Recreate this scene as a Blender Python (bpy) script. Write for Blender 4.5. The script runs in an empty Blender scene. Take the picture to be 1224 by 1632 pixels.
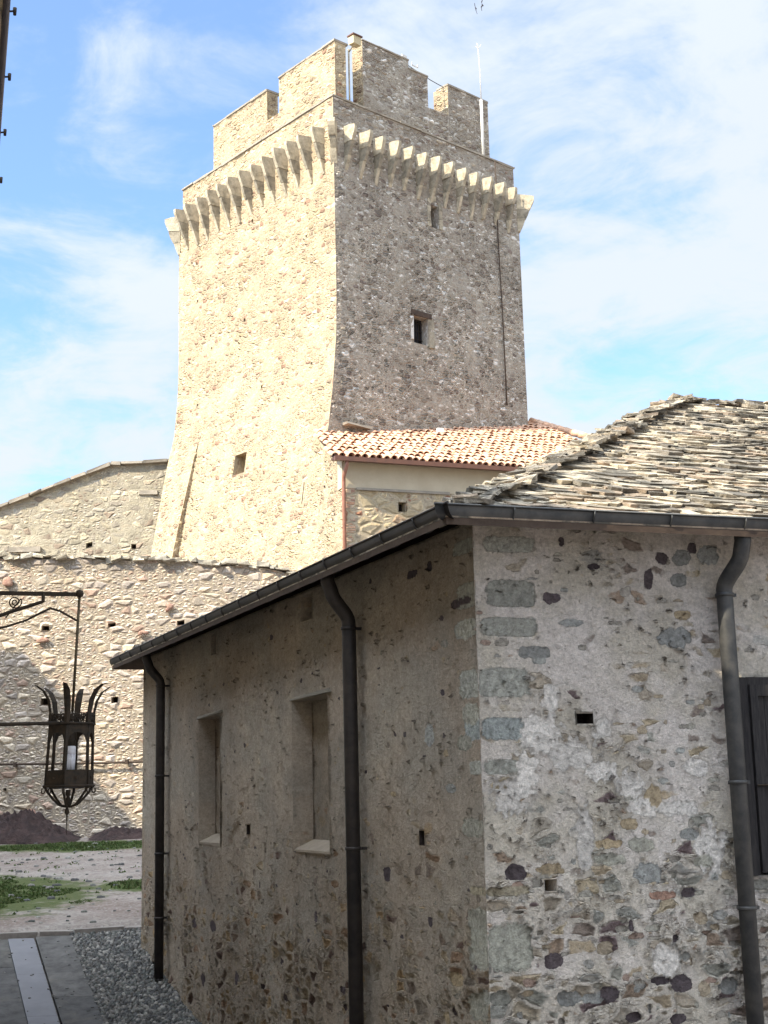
import bpy, bmesh, math, random
from mathutils import Vector, Matrix
random.seed(7)
SC = bpy.context.scene
COL = SC.collection
rad = math.radians

# ------------------------------------------------------------------ camera
PITCH = math.atan(0.2); ROLL = -rad(1.43)
fv = Vector((0, math.cos(PITCH), math.sin(PITCH)))
r0 = Vector((1, 0, 0)); u0 = r0.cross(fv)
rv = r0*math.cos(ROLL) + u0*math.sin(ROLL)
uv_ = -r0*math.sin(ROLL) + u0*math.cos(ROLL)
cam_d = bpy.data.cameras.new("camera")
cam = bpy.data.objects.new("camera", cam_d); COL.objects.link(cam)
cam.matrix_world = Matrix(((rv.x, uv_.x, -fv.x, 0), (rv.y, uv_.y, -fv.y, 0), (rv.z, uv_.z, -fv.z, 0), (0, 0, 0, 1)))
cam_d.sensor_fit = 'VERTICAL'; cam_d.sensor_height = 24; cam_d.lens = 24*2250/1632
cam_d.clip_start = 0.05; cam_d.clip_end = 3000
SC.camera = cam

# ------------------------------------------------------------------ light
SUN_AZ, SUN_EL = -129.0, 40.0
SUN_STRENGTH, SKY_STRENGTH, EXPOSURE = 3.3, 0.14, 1.33
def azd(a, z=0.0):
    a = rad(a); return Vector((math.sin(a), math.cos(a), z))
S = azd(SUN_AZ)*math.cos(rad(SUN_EL)); S.z = math.sin(rad(SUN_EL))
sl = bpy.data.lights.new("sun", 'SUN'); sl.energy = SUN_STRENGTH; sl.angle = rad(0.5); sl.color = (1, .90, .70)
so = bpy.data.objects.new("sun", sl); COL.objects.link(so)
so.rotation_euler = S.to_track_quat('Z', 'Y').to_euler(); so.location = (0, 0, 30)
w = bpy.data.worlds.new("World"); SC.world = w; w.use_nodes = True
nt = w.node_tree; nt.nodes.clear()
def wn(t, **k):
    n = nt.nodes.new(t)
    for a, b in k.items(): setattr(n, a, b)
    return n
sky = wn('ShaderNodeTexSky', sky_type='NISHITA', sun_disc=False, sun_elevation=rad(SUN_EL), sun_rotation=rad(SUN_AZ % 360))
sky.air_density = 1.0; sky.dust_density = 0.6; sky.ozone_density = 1.3
tc = wn('ShaderNodeTexCoord'); sep = wn('ShaderNodeSeparateXYZ'); nt.links.new(tc.outputs['Generated'], sep.inputs[0])
def wm(op, a, b=None, c=None):
    n = wn('ShaderNodeMath', operation=op)
    for i, v in enumerate((a, b, c)):
        if v is None: continue
        if isinstance(v, (int, float)): n.inputs[i].default_value = v
        else: nt.links.new(v, n.inputs[i])
    return n.outputs[0]
zz = wm('ADD', wm('MAXIMUM', sep.outputs[2], 0.0), 0.18)
cx = wm('DIVIDE', sep.outputs[0], zz); cy = wm('DIVIDE', sep.outputs[1], zz)
cmb = wn('ShaderNodeCombineXYZ'); nt.links.new(cx, cmb.inputs[0]); nt.links.new(cy, cmb.inputs[1]); cmb.inputs[2].default_value = 3.7
def cloud(scale, detail, rough, dist, off):
    mp = wn('ShaderNodeMapping'); mp.inputs['Location'].default_value = off; mp.inputs['Rotation'].default_value = (0, 0, .5)
    mp.inputs['Scale'].default_value = (1.0, 1.0, 1)
    nt.links.new(cmb.outputs[0], mp.inputs[0])
    n = wn('ShaderNodeTexNoise'); n.inputs['Scale'].default_value = scale; n.inputs['Detail'].default_value = detail
    n.inputs['Roughness'].default_value = rough; n.inputs['Distortion'].default_value = dist
    nt.links.new(mp.outputs[0], n.inputs['Vector']); return n.outputs[0]
c1 = cloud(1.5, 7, .58, .7, (1.3, .4, 0)); c2 = cloud(5.5, 7, .62, .5, (5, 2, 0))
cm = wm('ADD', wm('MULTIPLY', c1, .62), wm('MULTIPLY', c2, .38))
mr = wn('ShaderNodeMapRange', interpolation_type='SMOOTHSTEP'); mr.inputs[1].default_value = .38; mr.inputs[2].default_value = .57
mr.inputs[3].default_value = .12; mr.inputs[4].default_value = .97
# more cloud towards the right of the view
nt.links.new(wm('ADD', cm, wm('MULTIPLY', wm('MINIMUM', wm('MAXIMUM', cx, -.6), .6), .10)), mr.inputs[0])
mix = wn('ShaderNodeMix', data_type='RGBA'); nt.links.new(mr.outputs[0], mix.inputs[0])
gain = wn('ShaderNodeMix', data_type='RGBA', blend_type='MULTIPLY'); gain.inputs[0].default_value = 1
nt.links.new(sky.outputs[0], gain.inputs[6]); gain.inputs[7].default_value = (.64, .82, 1.02, 1)
# unseen bright cloud patch added high above the sun to light the near walls
dt = wn('ShaderNodeVectorMath', operation='DOT_PRODUCT'); nt.links.new(tc.outputs['Generated'], dt.inputs[0]); dt.inputs[1].default_value = tuple(azd(SUN_AZ)*math.cos(rad(60))+Vector((0, 0, math.sin(rad(60)))))
dpos = wm('MAXIMUM', dt.outputs['Value'], 0.0)
glow = wm('ADD', wm('ADD', 1.0, wm('MULTIPLY', dpos, .3)), wm('MULTIPLY', wm('POWER', dpos, 9.0), 15.0))
cl = wn('ShaderNodeVectorMath', operation='SCALE'); cl.inputs[0].default_value = (2.45, 2.66, 2.85); nt.links.new(glow, cl.inputs[3])
nt.links.new(gain.outputs[2], mix.inputs[6]); nt.links.new(cl.outputs[0], mix.inputs[7])
bg = wn('ShaderNodeBackground'); bg.inputs[1].default_value = SKY_STRENGTH
wo = wn('ShaderNodeOutputWorld'); nt.links.new(mix.outputs[2], bg.inputs[0]); nt.links.new(bg.outputs[0], wo.inputs[0])
SC.view_settings.view_transform = 'Standard'; SC.view_settings.look = 'None'; SC.view_settings.gamma = 1
SC.view_settings.exposure = EXPOSURE
SC.render.engine = 'CYCLES'

# ------------------------------------------------------------------ materials
class NT:
    def __init__(s, name):
        s.m = bpy.data.materials.new(name); s.m.use_nodes = True; s.t = s.m.node_tree; s.t.nodes.clear()
        s.out = s.t.nodes.new('ShaderNodeOutputMaterial'); s.b = s.t.nodes.new('ShaderNodeBsdfPrincipled')
        s.t.links.new(s.b.outputs[0], s.out.inputs[0]); s.b.inputs['Specular IOR Level'].default_value = .2
    def n(s, t, **k):
        x = s.t.nodes.new(t)
        for a, b in k.items(): setattr(x, a, b)
        return x
    def set(s, inp, v):
        if hasattr(v, 'is_output'): s.t.links.new(v, inp)
        else: inp.default_value = v
    def math(s, op, a, b=None, c=None):
        x = s.n('ShaderNodeMath', operation=op)
        for i, v in enumerate((a, b, c)):
            if v is not None: s.set(x.inputs[i], v)
        return x.outputs[0]
    def vmath(s, op, a, b):
        x = s.n('ShaderNodeVectorMath', operation=op); s.set(x.inputs[0], a)
        if op == 'SCALE': s.set(x.inputs[3], b)
        else: s.set(x.inputs[1], b)
        return x.outputs[0]
    def coord(s, kind='UV'): return s.n('ShaderNodeTexCoord').outputs[kind]
    def noise(s, vec, scale, detail=4, rough=.55, dist=0, out=0, vscale=None):
        if vscale: vec = s.vmath('MULTIPLY', vec, vscale)
        x = s.n('ShaderNodeTexNoise'); s.set(x.inputs['Vector'], vec); x.inputs['Scale'].default_value = scale
        x.inputs['Detail'].default_value = detail; x.inputs['Roughness'].default_value = rough; x.inputs['Distortion'].default_value = dist
        return x.outputs[out]
    def vor(s, vec, feature='F1', rnd=.9, dims='2D', scale=1):
        x = s.n('ShaderNodeTexVoronoi', feature=feature, voronoi_dimensions=dims); s.set(x.inputs['Vector'], vec)
        x.inputs['Scale'].default_value = scale; x.inputs['Randomness'].default_value = rnd; return x
    def ramp(s, fac, stops, interp='LINEAR'):
        x = s.n('ShaderNodeValToRGB'); x.color_ramp.interpolation = interp; e = x.color_ramp.elements
        while len(e) < len(stops): e.new(.5)
        for i, (p, c) in enumerate(stops):
            e[i].position = p; e[i].color = (*c, 1) if len(c) == 3 else c
        s.set(x.inputs[0], fac); return x.outputs[0]
    def mix(s, fac, a, b, blend='MIX'):
        x = s.n('ShaderNodeMix', data_type='RGBA', blend_type=blend); s.set(x.inputs[0], fac)
        s.set(x.inputs[6], (*a, 1) if isinstance(a, tuple) else a); s.set(x.inputs[7], (*b, 1) if isinstance(b, tuple) else b)
        return x.outputs[2]
    def mr(s, v, a, b, c=0., d=1., smooth=True):
        x = s.n('ShaderNodeMapRange', interpolation_type='SMOOTHSTEP' if smooth else 'LINEAR'); s.set(x.inputs[0], v)
        for i, k in enumerate((a, b, c, d)): x.inputs[i+1].default_value = k
        return x.outputs[0]
    def bump(s, h, strength=.5, dist=.01):
        x = s.n('ShaderNodeBump'); x.inputs['Strength'].default_value = strength; x.inputs['Distance'].default_value = dist
        s.set(x.inputs['Height'], h); s.t.links.new(x.outputs[0], s.b.inputs['Normal'])
    def disp(s, h, scale):
        x = s.n('ShaderNodeDisplacement'); s.set(x.inputs['Height'], h); x.inputs['Midlevel'].default_value = .6; x.inputs['Scale'].default_value = scale
        s.t.links.new(x.outputs[0], s.out.inputs['Displacement'])
        try: s.m.displacement_method = 'BOTH'
        except Exception: s.m.cycles.displacement_method = 'BOTH'
    def col(s, c): s.set(s.b.inputs['Base Color'], (*c, 1) if isinstance(c, tuple) else c)
    def rough(s, v): s.set(s.b.inputs['Roughness'], v)

def rubble(name, sx, sz, stones, mortar, mw=.05, small=.55, disp=.03, warp=.35, plaster=None, tint=None, fine=.18, blotch=.25, split=2.1, spots=False, pits=False):
    """stones: list of colours; plaster: (colour, colour2, lo, hi, scale) cover mask"""
    q = NT(name); uv = q.coord('UV')
    wv = q.noise(uv, 1/(sx*1.3), 3, .6, 0, 1)
    wv = q.vmath('SUBTRACT', wv, (.5, .5, .5)); 
    p = q.vmath('ADD', uv, q.vmath('MULTIPLY', wv, (sx*warp*1.6, sz*warp*1.6, 0)))
    pa = q.vmath('MULTIPLY', p, (1/sx, 1/sz, 1))
    va = q.vor(pa); ea = q.vor(pa, 'DISTANCE_TO_EDGE').outputs['Distance']
    pb = q.vmath('MULTIPLY', p, (split/sx, split*.9/sz, 1))
    vb = q.vor(pb); eb = q.vor(pb, 'DISTANCE_TO_EDGE').outputs['Distance']
    sa = q.n('ShaderNodeSeparateColor'); q.set(sa.inputs[0], va.outputs['Color'])
    sb = q.n('ShaderNodeSeparateColor'); q.set(sb.inputs[0], vb.outputs['Color'])
    sel = q.math('LESS_THAN', sa.outputs[1], small)
    ebs = q.math('DIVIDE', eb, split)
    e = q.math('MINIMUM', ea, q.math('ADD', ebs, q.math('MULTIPLY', q.math('SUBTRACT', 1, sel), 5)))
    rnd = q.math('ADD', q.math('MULTIPLY', sa.outputs[0], q.math('SUBTRACT', 1, sel)), q.math('MULTIPLY', sb.outputs[0], sel))
    rn2 = q.math('ADD', q.math('MULTIPLY', sa.outputs[2], q.math('SUBTRACT', 1, sel)), q.math('MULTIPLY', sb.outputs[2], sel))
    en = q.noise(uv, 2.2/sx, 5, .65)
    e2 = q.math('ADD', e, q.math('MULTIPLY', q.math('SUBTRACT', en, .5), .16))
    m = q.mr(e2, mw*.5, mw*1.6)
    k = len(stones)
    c = q.ramp(rnd, [(i/k, s) for i, s in enumerate(stones)], 'CONSTANT')
    nz = q.noise(uv, 5/sx, 6, .7, .4, vscale=(1, 1.8, 1))
    c = q.mix(.85, c, q.ramp(nz, [(.25, (.55,)*3), (.5, (1., 1., 1.)), (.8, (1.45, 1.42, 1.36))]), 'MULTIPLY')
    c = q.mix(1, c, q.ramp(rn2, [(0, (.75,)*3), (1, (1.25,)*3)]), 'MULTIPLY')
    mn = q.noise(uv, 6/sx, 5, .7)
    mc = q.mix(1, mortar, q.ramp(mn, [(.25, (.62,)*3), (.75, (1.3,)*3)]), 'MULTIPLY')
    c = q.mix(m, mc, c)
    dome = q.mr(e2, mw*.5, mw*.5+.28)
    h = q.math('MULTIPLY', dome, q.math('ADD', .45, q.math('MULTIPLY', rn2, .55)))
    if plaster:
        pc, pc2, lo, hi, ps = plaster[:5]
        pn = q.noise(uv, ps, 6, .62, .3)
        if len(plaster) > 5:   # vertical trend: (v0, v1, gain)
            su = q.n('ShaderNodeSeparateXYZ'); q.set(su.inputs[0], uv)
            pn = q.math('ADD', pn, q.mr(su.outputs[1], plaster[5], plaster[6], -plaster[7], plaster[7]))
        pn = q.math('ADD', pn, q.math('MULTIPLY', q.math('SUBTRACT', .5, h), .22))
        pm = q.mr(pn, lo, hi)
        pcol = q.mix(q.mr(q.noise(uv, ps*.7, 3, .6, 0), .38, .62), pc, pc2)
        pcol = q.mix(1, pcol, q.ramp(q.noise(uv, 14, 6, .75), [(.25, (.68,)*3), (.5, (1.,)*3), (.8, (1.3,)*3)]), 'MULTIPLY')
        c = q.mix(pm, c, pcol)
        ph = q.math('ADD', .55, q.math('MULTIPLY', q.noise(uv, 9, 6, .7), .35))
        h = q.math('ADD', q.math('MULTIPLY', h, q.math('SUBTRACT', 1, pm)), q.math('MULTIPLY', ph, pm))
    bl = q.noise(uv, .55, 5, .6, .2)
    c = q.mix(blotch, c, q.ramp(bl, [(.3, (.45, .42, .38)), (.5, (1.,)*3), (.7, (1.5, 1.48, 1.42))]), 'MULTIPLY')
    if tint: c = q.mix(1, c, tint, 'MULTIPLY')
    fn = q.noise(uv, 11/sx, 6, .75)
    h = q.math('ADD', h, q.math('MULTIPLY', fn, fine))
    if spots:
        at = q.n('ShaderNodeAttribute', attribute_name='spot'); cv = at.outputs['Alpha']
        wob = q.noise(uv, 24, 6, .78); cv2 = q.mr(q.math('MULTIPLY', q.math('ADD', cv, q.math('MULTIPLY', q.math('SUBTRACT', wob, .5), 1.9)), q.mr(cv, 0, .25)), .42, .66)
        sc = q.mix(1, at.outputs['Color'], q.ramp(q.noise(uv, 22, 6, .72, .5), [(.28, (.50,)*3), (.5, (1.,)*3), (.78, (1.55,)*3)]), 'MULTIPLY')
        c = q.mix(cv2, c, sc)
        rim = q.math('MULTIPLY', q.math('MULTIPLY', cv2, q.math('SUBTRACT', 1, cv2)), -.8)
        sh_ = q.math('ADD', .62, q.math('MULTIPLY', q.noise(uv, 12, 5, .7), .55))
        h = q.math('ADD', q.math('ADD', q.math('MULTIPLY', h, q.math('SUBTRACT', 1, cv2)), q.math('MULTIPLY', sh_, cv2)), rim)
    if pits:
        pn_ = q.noise(uv, 15, 5, .72, .6, vscale=(1, 1.5, 1)); pz = q.math('ADD', pn_, q.math('MULTIPLY', q.math('SUBTRACT', q.noise(uv, 1.7, 3, .6), .5), .25))
        pt = q.mr(pz, .615, .70); c = q.mix(q.math('MULTIPLY', pt, .75), c, (.09, .07, .055)); h = q.math('SUBTRACT', h, q.math('MULTIPLY', pt, .9))
        gr = q.noise(uv, 45, 5, .8); c = q.mix(1, c, q.ramp(gr, [(.3, (.72,)*3), (.5, (1.,)*3), (.72, (1.3,)*3)]), 'MULTIPLY')
        h = q.math('ADD', h, q.math('ADD', q.math('MULTIPLY', q.math('SUBTRACT', q.noise(uv, 3.2, 4, .6), .5), 1.6), q.math('MULTIPLY', q.math('SUBTRACT', gr, .5), .5)))
    h = q.math('ADD', q.math('MULTIPLY', q.math('SUBTRACT', h, .6), q.n('ShaderNodeAttribute', attribute_name='ef').outputs['Fac']), .6)
    q.col(c); q.rough(.95); q.b.inputs['Specular IOR Level'].default_value = .12
    q.disp(h, disp); return q.m

def plain(name, c, c2=None, scale=6, rough=.8, bump=.3, bdist=.01, metal=0, spec=.3, detail=5, stretch=None, island=0):
    q = NT(name); o = q.coord('Object')
    nz = q.noise(o, scale, detail, .65, .2, vscale=stretch)
    cc = q.mix(q.mr(nz, .3, .7), c, c2 or tuple(x*.7 for x in c))
    if island:
        g = q.n('ShaderNodeNewGeometry').outputs['Random Per Island']
        cc = q.mix(1, cc, q.ramp(g, [(0, (1-island,)*3), (1, (1+island,)*3)]), 'MULTIPLY')
    q.col(cc); q.rough(rough); q.b.inputs['Metallic'].default_value = metal; q.b.inputs['Specular IOR Level'].default_value = spec
    if bump: q.bump(q.noise(o, scale*3, 6, .7, vscale=stretch), bump, bdist)
    return q.m

def island_mat(name, stops, rough=.9, scale=20, bump=.6, bdist=.01, stretch=None, patch=None):
    q = NT(name); o = q.coord('Object'); g = q.n('ShaderNodeNewGeometry').outputs['Random Per Island']
    k = len(stops); c = q.ramp(g, [(i/k, s) for i, s in enumerate(stops)], 'CONSTANT')
    c = q.mix(1, c, q.ramp(q.noise(o, scale, 6, .7, .3, vscale=stretch), [(.28, (.45,)*3), (.5, (1.,)*3), (.75, (1.5,)*3)]), 'MULTIPLY')
    if patch:   # lichen and dirt: (colour, lo, hi, scale)
        c = q.mix(q.mr(q.noise(o, patch[3], 5, .65), patch[1], patch[2]), c, patch[0])
    q.col(c); q.rough(rough); q.bump(q.noise(o, scale*2, 6, .75, vscale=stretch), bump, bdist); return q.m

B = (.42, .36, .27)
M = {}
tower_st = [(0.412, 0.338, 0.247), (0.309, 0.255, 0.195), (0.494, 0.420, 0.309), (0.227, 0.174, 0.144), (0.391, 0.318, 0.257), (0.515, 0.450, 0.371), (0.196, 0.133, 0.113), (0.360, 0.318, 0.268), (0.453, 0.379, 0.268), (0.268, 0.205, 0.175), (0.618, 0.573, 0.515), (0.340, 0.266, 0.206)]
M['tower'] = rubble('tower_rubble_stone', .22, .10, [(0.408, 0.321, 0.204), (0.337, 0.263, 0.168), (0.479, 0.389, 0.256), (0.285, 0.213, 0.151), (0.387, 0.302, 0.204), (0.489, 0.408, 0.291), (0.275, 0.175, 0.124), (0.377, 0.310, 0.221), (0.449, 0.360, 0.230), (0.306, 0.233, 0.168), (0.510, 0.437, 0.319), (0.356, 0.272, 0.177)], (0.392, 0.315, 0.218), mw=.055, small=.65, disp=.06, blotch=.18,
                    plaster=((0.428, 0.350, 0.240), (0.398, 0.321, 0.218), .53, .80, 1.1))
M['towershade'] = rubble('shaded_face_tower_rubble', .21, .10, [(0.357, 0.310, 0.252), (0.310, 0.262, 0.216), (0.398, 0.350, 0.292), (0.269, 0.222, 0.184), (0.341, 0.286, 0.240), (0.421, 0.373, 0.315), (0.253, 0.202, 0.173), (0.333, 0.294, 0.247), (0.381, 0.326, 0.260), (0.286, 0.239, 0.200), (0.694, 0.660, 0.618), (0.325, 0.271, 0.220), (0.614, 0.568, 0.513), (0.310, 0.278, 0.244)], (0.340, 0.304, 0.257), mw=.05, small=.62, disp=.07, blotch=.35,
                    plaster=((0.386, 0.350, 0.296), (0.347, 0.310, 0.263), .56, .80, 1.0))  # same tower stone, right-face shade mixed into the colour; less plaster, white flecks
curt_st = [(0.457, 0.388, 0.311), (0.374, 0.316, 0.257), (0.519, 0.439, 0.343), (0.415, 0.357, 0.311), (0.374, 0.316, 0.268), (0.478, 0.408, 0.343), (0.394, 0.286, 0.225), (0.519, 0.449, 0.365), (0.353, 0.306, 0.268), (0.446, 0.367, 0.279), (0.415, 0.347, 0.289), (0.488, 0.398, 0.300)]
M['curtain'] = rubble('curtain_wall_stone', .27, .135, curt_st, (0.317, 0.264, 0.203), mw=.045, small=.66, disp=.05, blotch=.32)
M['gablewall'] = rubble('upper_wall_stone', .32, .17, [(.40, .35, .26), (.34, .30, .23), (.44, .38, .28), (.30, .26, .21), (.38, .32, .24), (.42, .37, .30), (.28, .22, .17), (.36, .32, .26)], (.33, .29, .22), mw=.05, disp=.05,
                        plaster=((.38, .34, .26), (.33, .29, .22), .55, .8, .8))
M['housewall'] = rubble('warm_rubble_wall', .42, .24, [(.50, .40, .26), (.44, .36, .26), (.55, .45, .30), (.42, .30, .20), (.48, .40, .30), (.52, .42, .28), (.34, .18, .12)], (.42, .35, .25), mw=.05, disp=.06, small=.35)
near_st = [(0.403, 0.363, 0.311), (0.459, 0.402, 0.322), (0.358, 0.352, 0.322), (0.493, 0.407, 0.300), (0.291, 0.242, 0.211), (0.448, 0.391, 0.322), (0.403, 0.352, 0.289), (0.370, 0.286, 0.222), (0.426, 0.407, 0.377), (0.381, 0.374, 0.333), (0.470, 0.396, 0.289), (0.190, 0.143, 0.144)]
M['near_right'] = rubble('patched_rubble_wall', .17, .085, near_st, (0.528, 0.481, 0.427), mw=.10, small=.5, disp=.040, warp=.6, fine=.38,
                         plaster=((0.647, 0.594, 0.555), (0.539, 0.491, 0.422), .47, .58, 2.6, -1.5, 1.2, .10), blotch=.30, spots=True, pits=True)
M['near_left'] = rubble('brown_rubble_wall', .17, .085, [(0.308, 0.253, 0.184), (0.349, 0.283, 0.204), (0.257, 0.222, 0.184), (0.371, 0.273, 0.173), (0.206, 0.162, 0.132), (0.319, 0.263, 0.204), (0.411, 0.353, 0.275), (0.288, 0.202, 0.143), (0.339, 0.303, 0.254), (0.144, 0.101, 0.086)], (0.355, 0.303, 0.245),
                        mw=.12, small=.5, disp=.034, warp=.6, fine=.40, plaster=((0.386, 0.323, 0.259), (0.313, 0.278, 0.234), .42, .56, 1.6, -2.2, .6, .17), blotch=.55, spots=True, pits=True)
M['quoinblock'] = plain('grey_green_dressed_stone', (.24, .27, .23), (.30, .31, .26), 7, .9, .5, .008)
M['paleplaster'] = plain('pale_lime_plaster', (.52, .49, .46), (.44, .40, .36), 9, .95, .6, .01)
M['darkstone'] = plain('dark_basalt', (.055, .04, .045), (.10, .085, .08), 25, .9, .9, .015)
M['bluestone'] = plain('blue_grey_stone', (.20, .23, .25), (.28, .30, .29), 14, .9, .6, .01)
M['ochrestone'] = plain('ochre_stone', (.40, .30, .17), (.30, .23, .15), 14, .9, .6, .01)
M['void'] = plain('hole_interior_dark', (.03, .022, .02), (.05, .04, .035), 20, 1, .8, .02)  # near-black colour on the inside of the wall holes
M['slab'] = island_mat('roof_stone_slab', [(0.400, 0.344, 0.265), (0.290, 0.252, 0.200), (0.460, 0.398, 0.302), (0.210, 0.184, 0.153), (0.350, 0.301, 0.233), (0.500, 0.432, 0.330), (0.250, 0.223, 0.186), (0.340, 0.267, 0.200), (0.420, 0.364, 0.284), (0.140, 0.126, 0.107)],
                       .95, 7, 1.0, .03, None, ((0.120, 0.109, 0.091), .50, .62, 4.0))
M['tile'] = island_mat('terracotta_tile', [(.58, .36, .24), (.61, .39, .27), (.56, .34, .23), (.62, .41, .29), (.59, .38, .27), (.60, .37, .25)], .85, 3, .2, .01)
M['zinc'] = plain('grey_painted_sheet_metal', (.036, .038, .042), (.085, .082, .078), 7, .5, .15, .004, .35, .5)
M['zincL'] = plain('dark_brown_grey_sheet_metal', (.026, .024, .025), (.055, .046, .042), 7, .5, .15, .004, .3, .4)
M['brownmetal'] = plain('brown_painted_metal', (.16, .075, .05), (.12, .06, .045), 5, .5, .1, .004, .2, .4)
M['iron'] = plain('rusty_wrought_iron', (.028, .024, .020), (.060, .042, .028), 30, .75, .5, .003, .4, .4)
M['timber'] = plain('dark_weathered_timber', (.014, .013, .015), (.036, .032, .032), 10, .75, .7, .006, stretch=(6, 6, .7))
M['fascia'] = plain('dark_brown_timber', (.05, .034, .026), (.08, .055, .04), 8, .8, .5, .01)
M['plaster'] = plain('cream_render', (.58, .50, .37), (.52, .44, .32), 2.5, .95, .25, .01)
M['corbel'] = island_mat('dressed_corbel_stone', [(.42, .365, .275), (.30, .265, .205), (.46, .40, .30), (.25, .215, .175), (.36, .31, .24)], .95, 5, 1.0, .03)
M['coping'] = plain('coping_stone', (.36, .31, .25), (.26, .23, .19), 4, .95, .6, .02)
M['brick'] = rubble('brick_quoins', .26, .08, [(.46, .27, .18), (.52, .33, .22), (.42, .26, .19), (.55, .40, .28)], (.45, .38, .28), mw=.08, small=.1, disp=.02, warp=.15)
M['bulb'] = plain('white_lamp_plastic', (.85, .85, .90), (.80, .80, .88), 5, .4, 0, spec=.5)
M['white'] = plain('white_paint', (.70, .68, .66), (.6, .58, .55), 6, .6, 0)
M['blackhole'] = plain('dark_room', (.012, .012, .02), (.02, .02, .03), 5, .6, 0)
M['bird'] = plain('bird_grey_feathers', (.20, .20, .23), (.14, .14, .17), 5, .8, 0)
M['housestucco'] = plain('beige_stucco', (.62, .54, .42), (.56, .48, .37), 3, .95, .4, .01)
M['slabpave'] = island_mat('grey_paving_slab', [(.085, .082, .080), (.10, .096, .092), (.075, .073, .072), (.092, .088, .082)], .75, 6, .5, .006, None, ((.15, .135, .115), .58, .80, 2.0))
M['channel'] = plain('pale_grey_paving_strip', (.19, .19, .205), (.16, .16, .175), 3, .7, .3, .004)
M['pebble'] = island_mat('river_pebble', [(.09, .09, .09), (.14, .14, .13), (.07, .07, .07), (.18, .17, .16), (.11, .105, .10), (.085, .09, .085), (.24, .23, .21)], .75, 25, .2, .004)
M['kerb'] = plain('kerb_stone', (.27, .245, .225), (.20, .18, .165), 8, .9, .6, .01)
M['rock'] = plain('purple_red_rock', (.075, .048, .045), (.038, .027, .027), 4.5, .95, 1.0, .09)
M['grass'] = island_mat('grass_blades', [(.05, .085, .022), (.06, .095, .026), (.075, .10, .032), (.05, .08, .022), (.085, .10, .038)], .7, 5, 0, .001)
M['shade'] = plain('mortar_bed', (.13, .12, .11), (.09, .085, .08), 12, .95, .6, .01)

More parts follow.
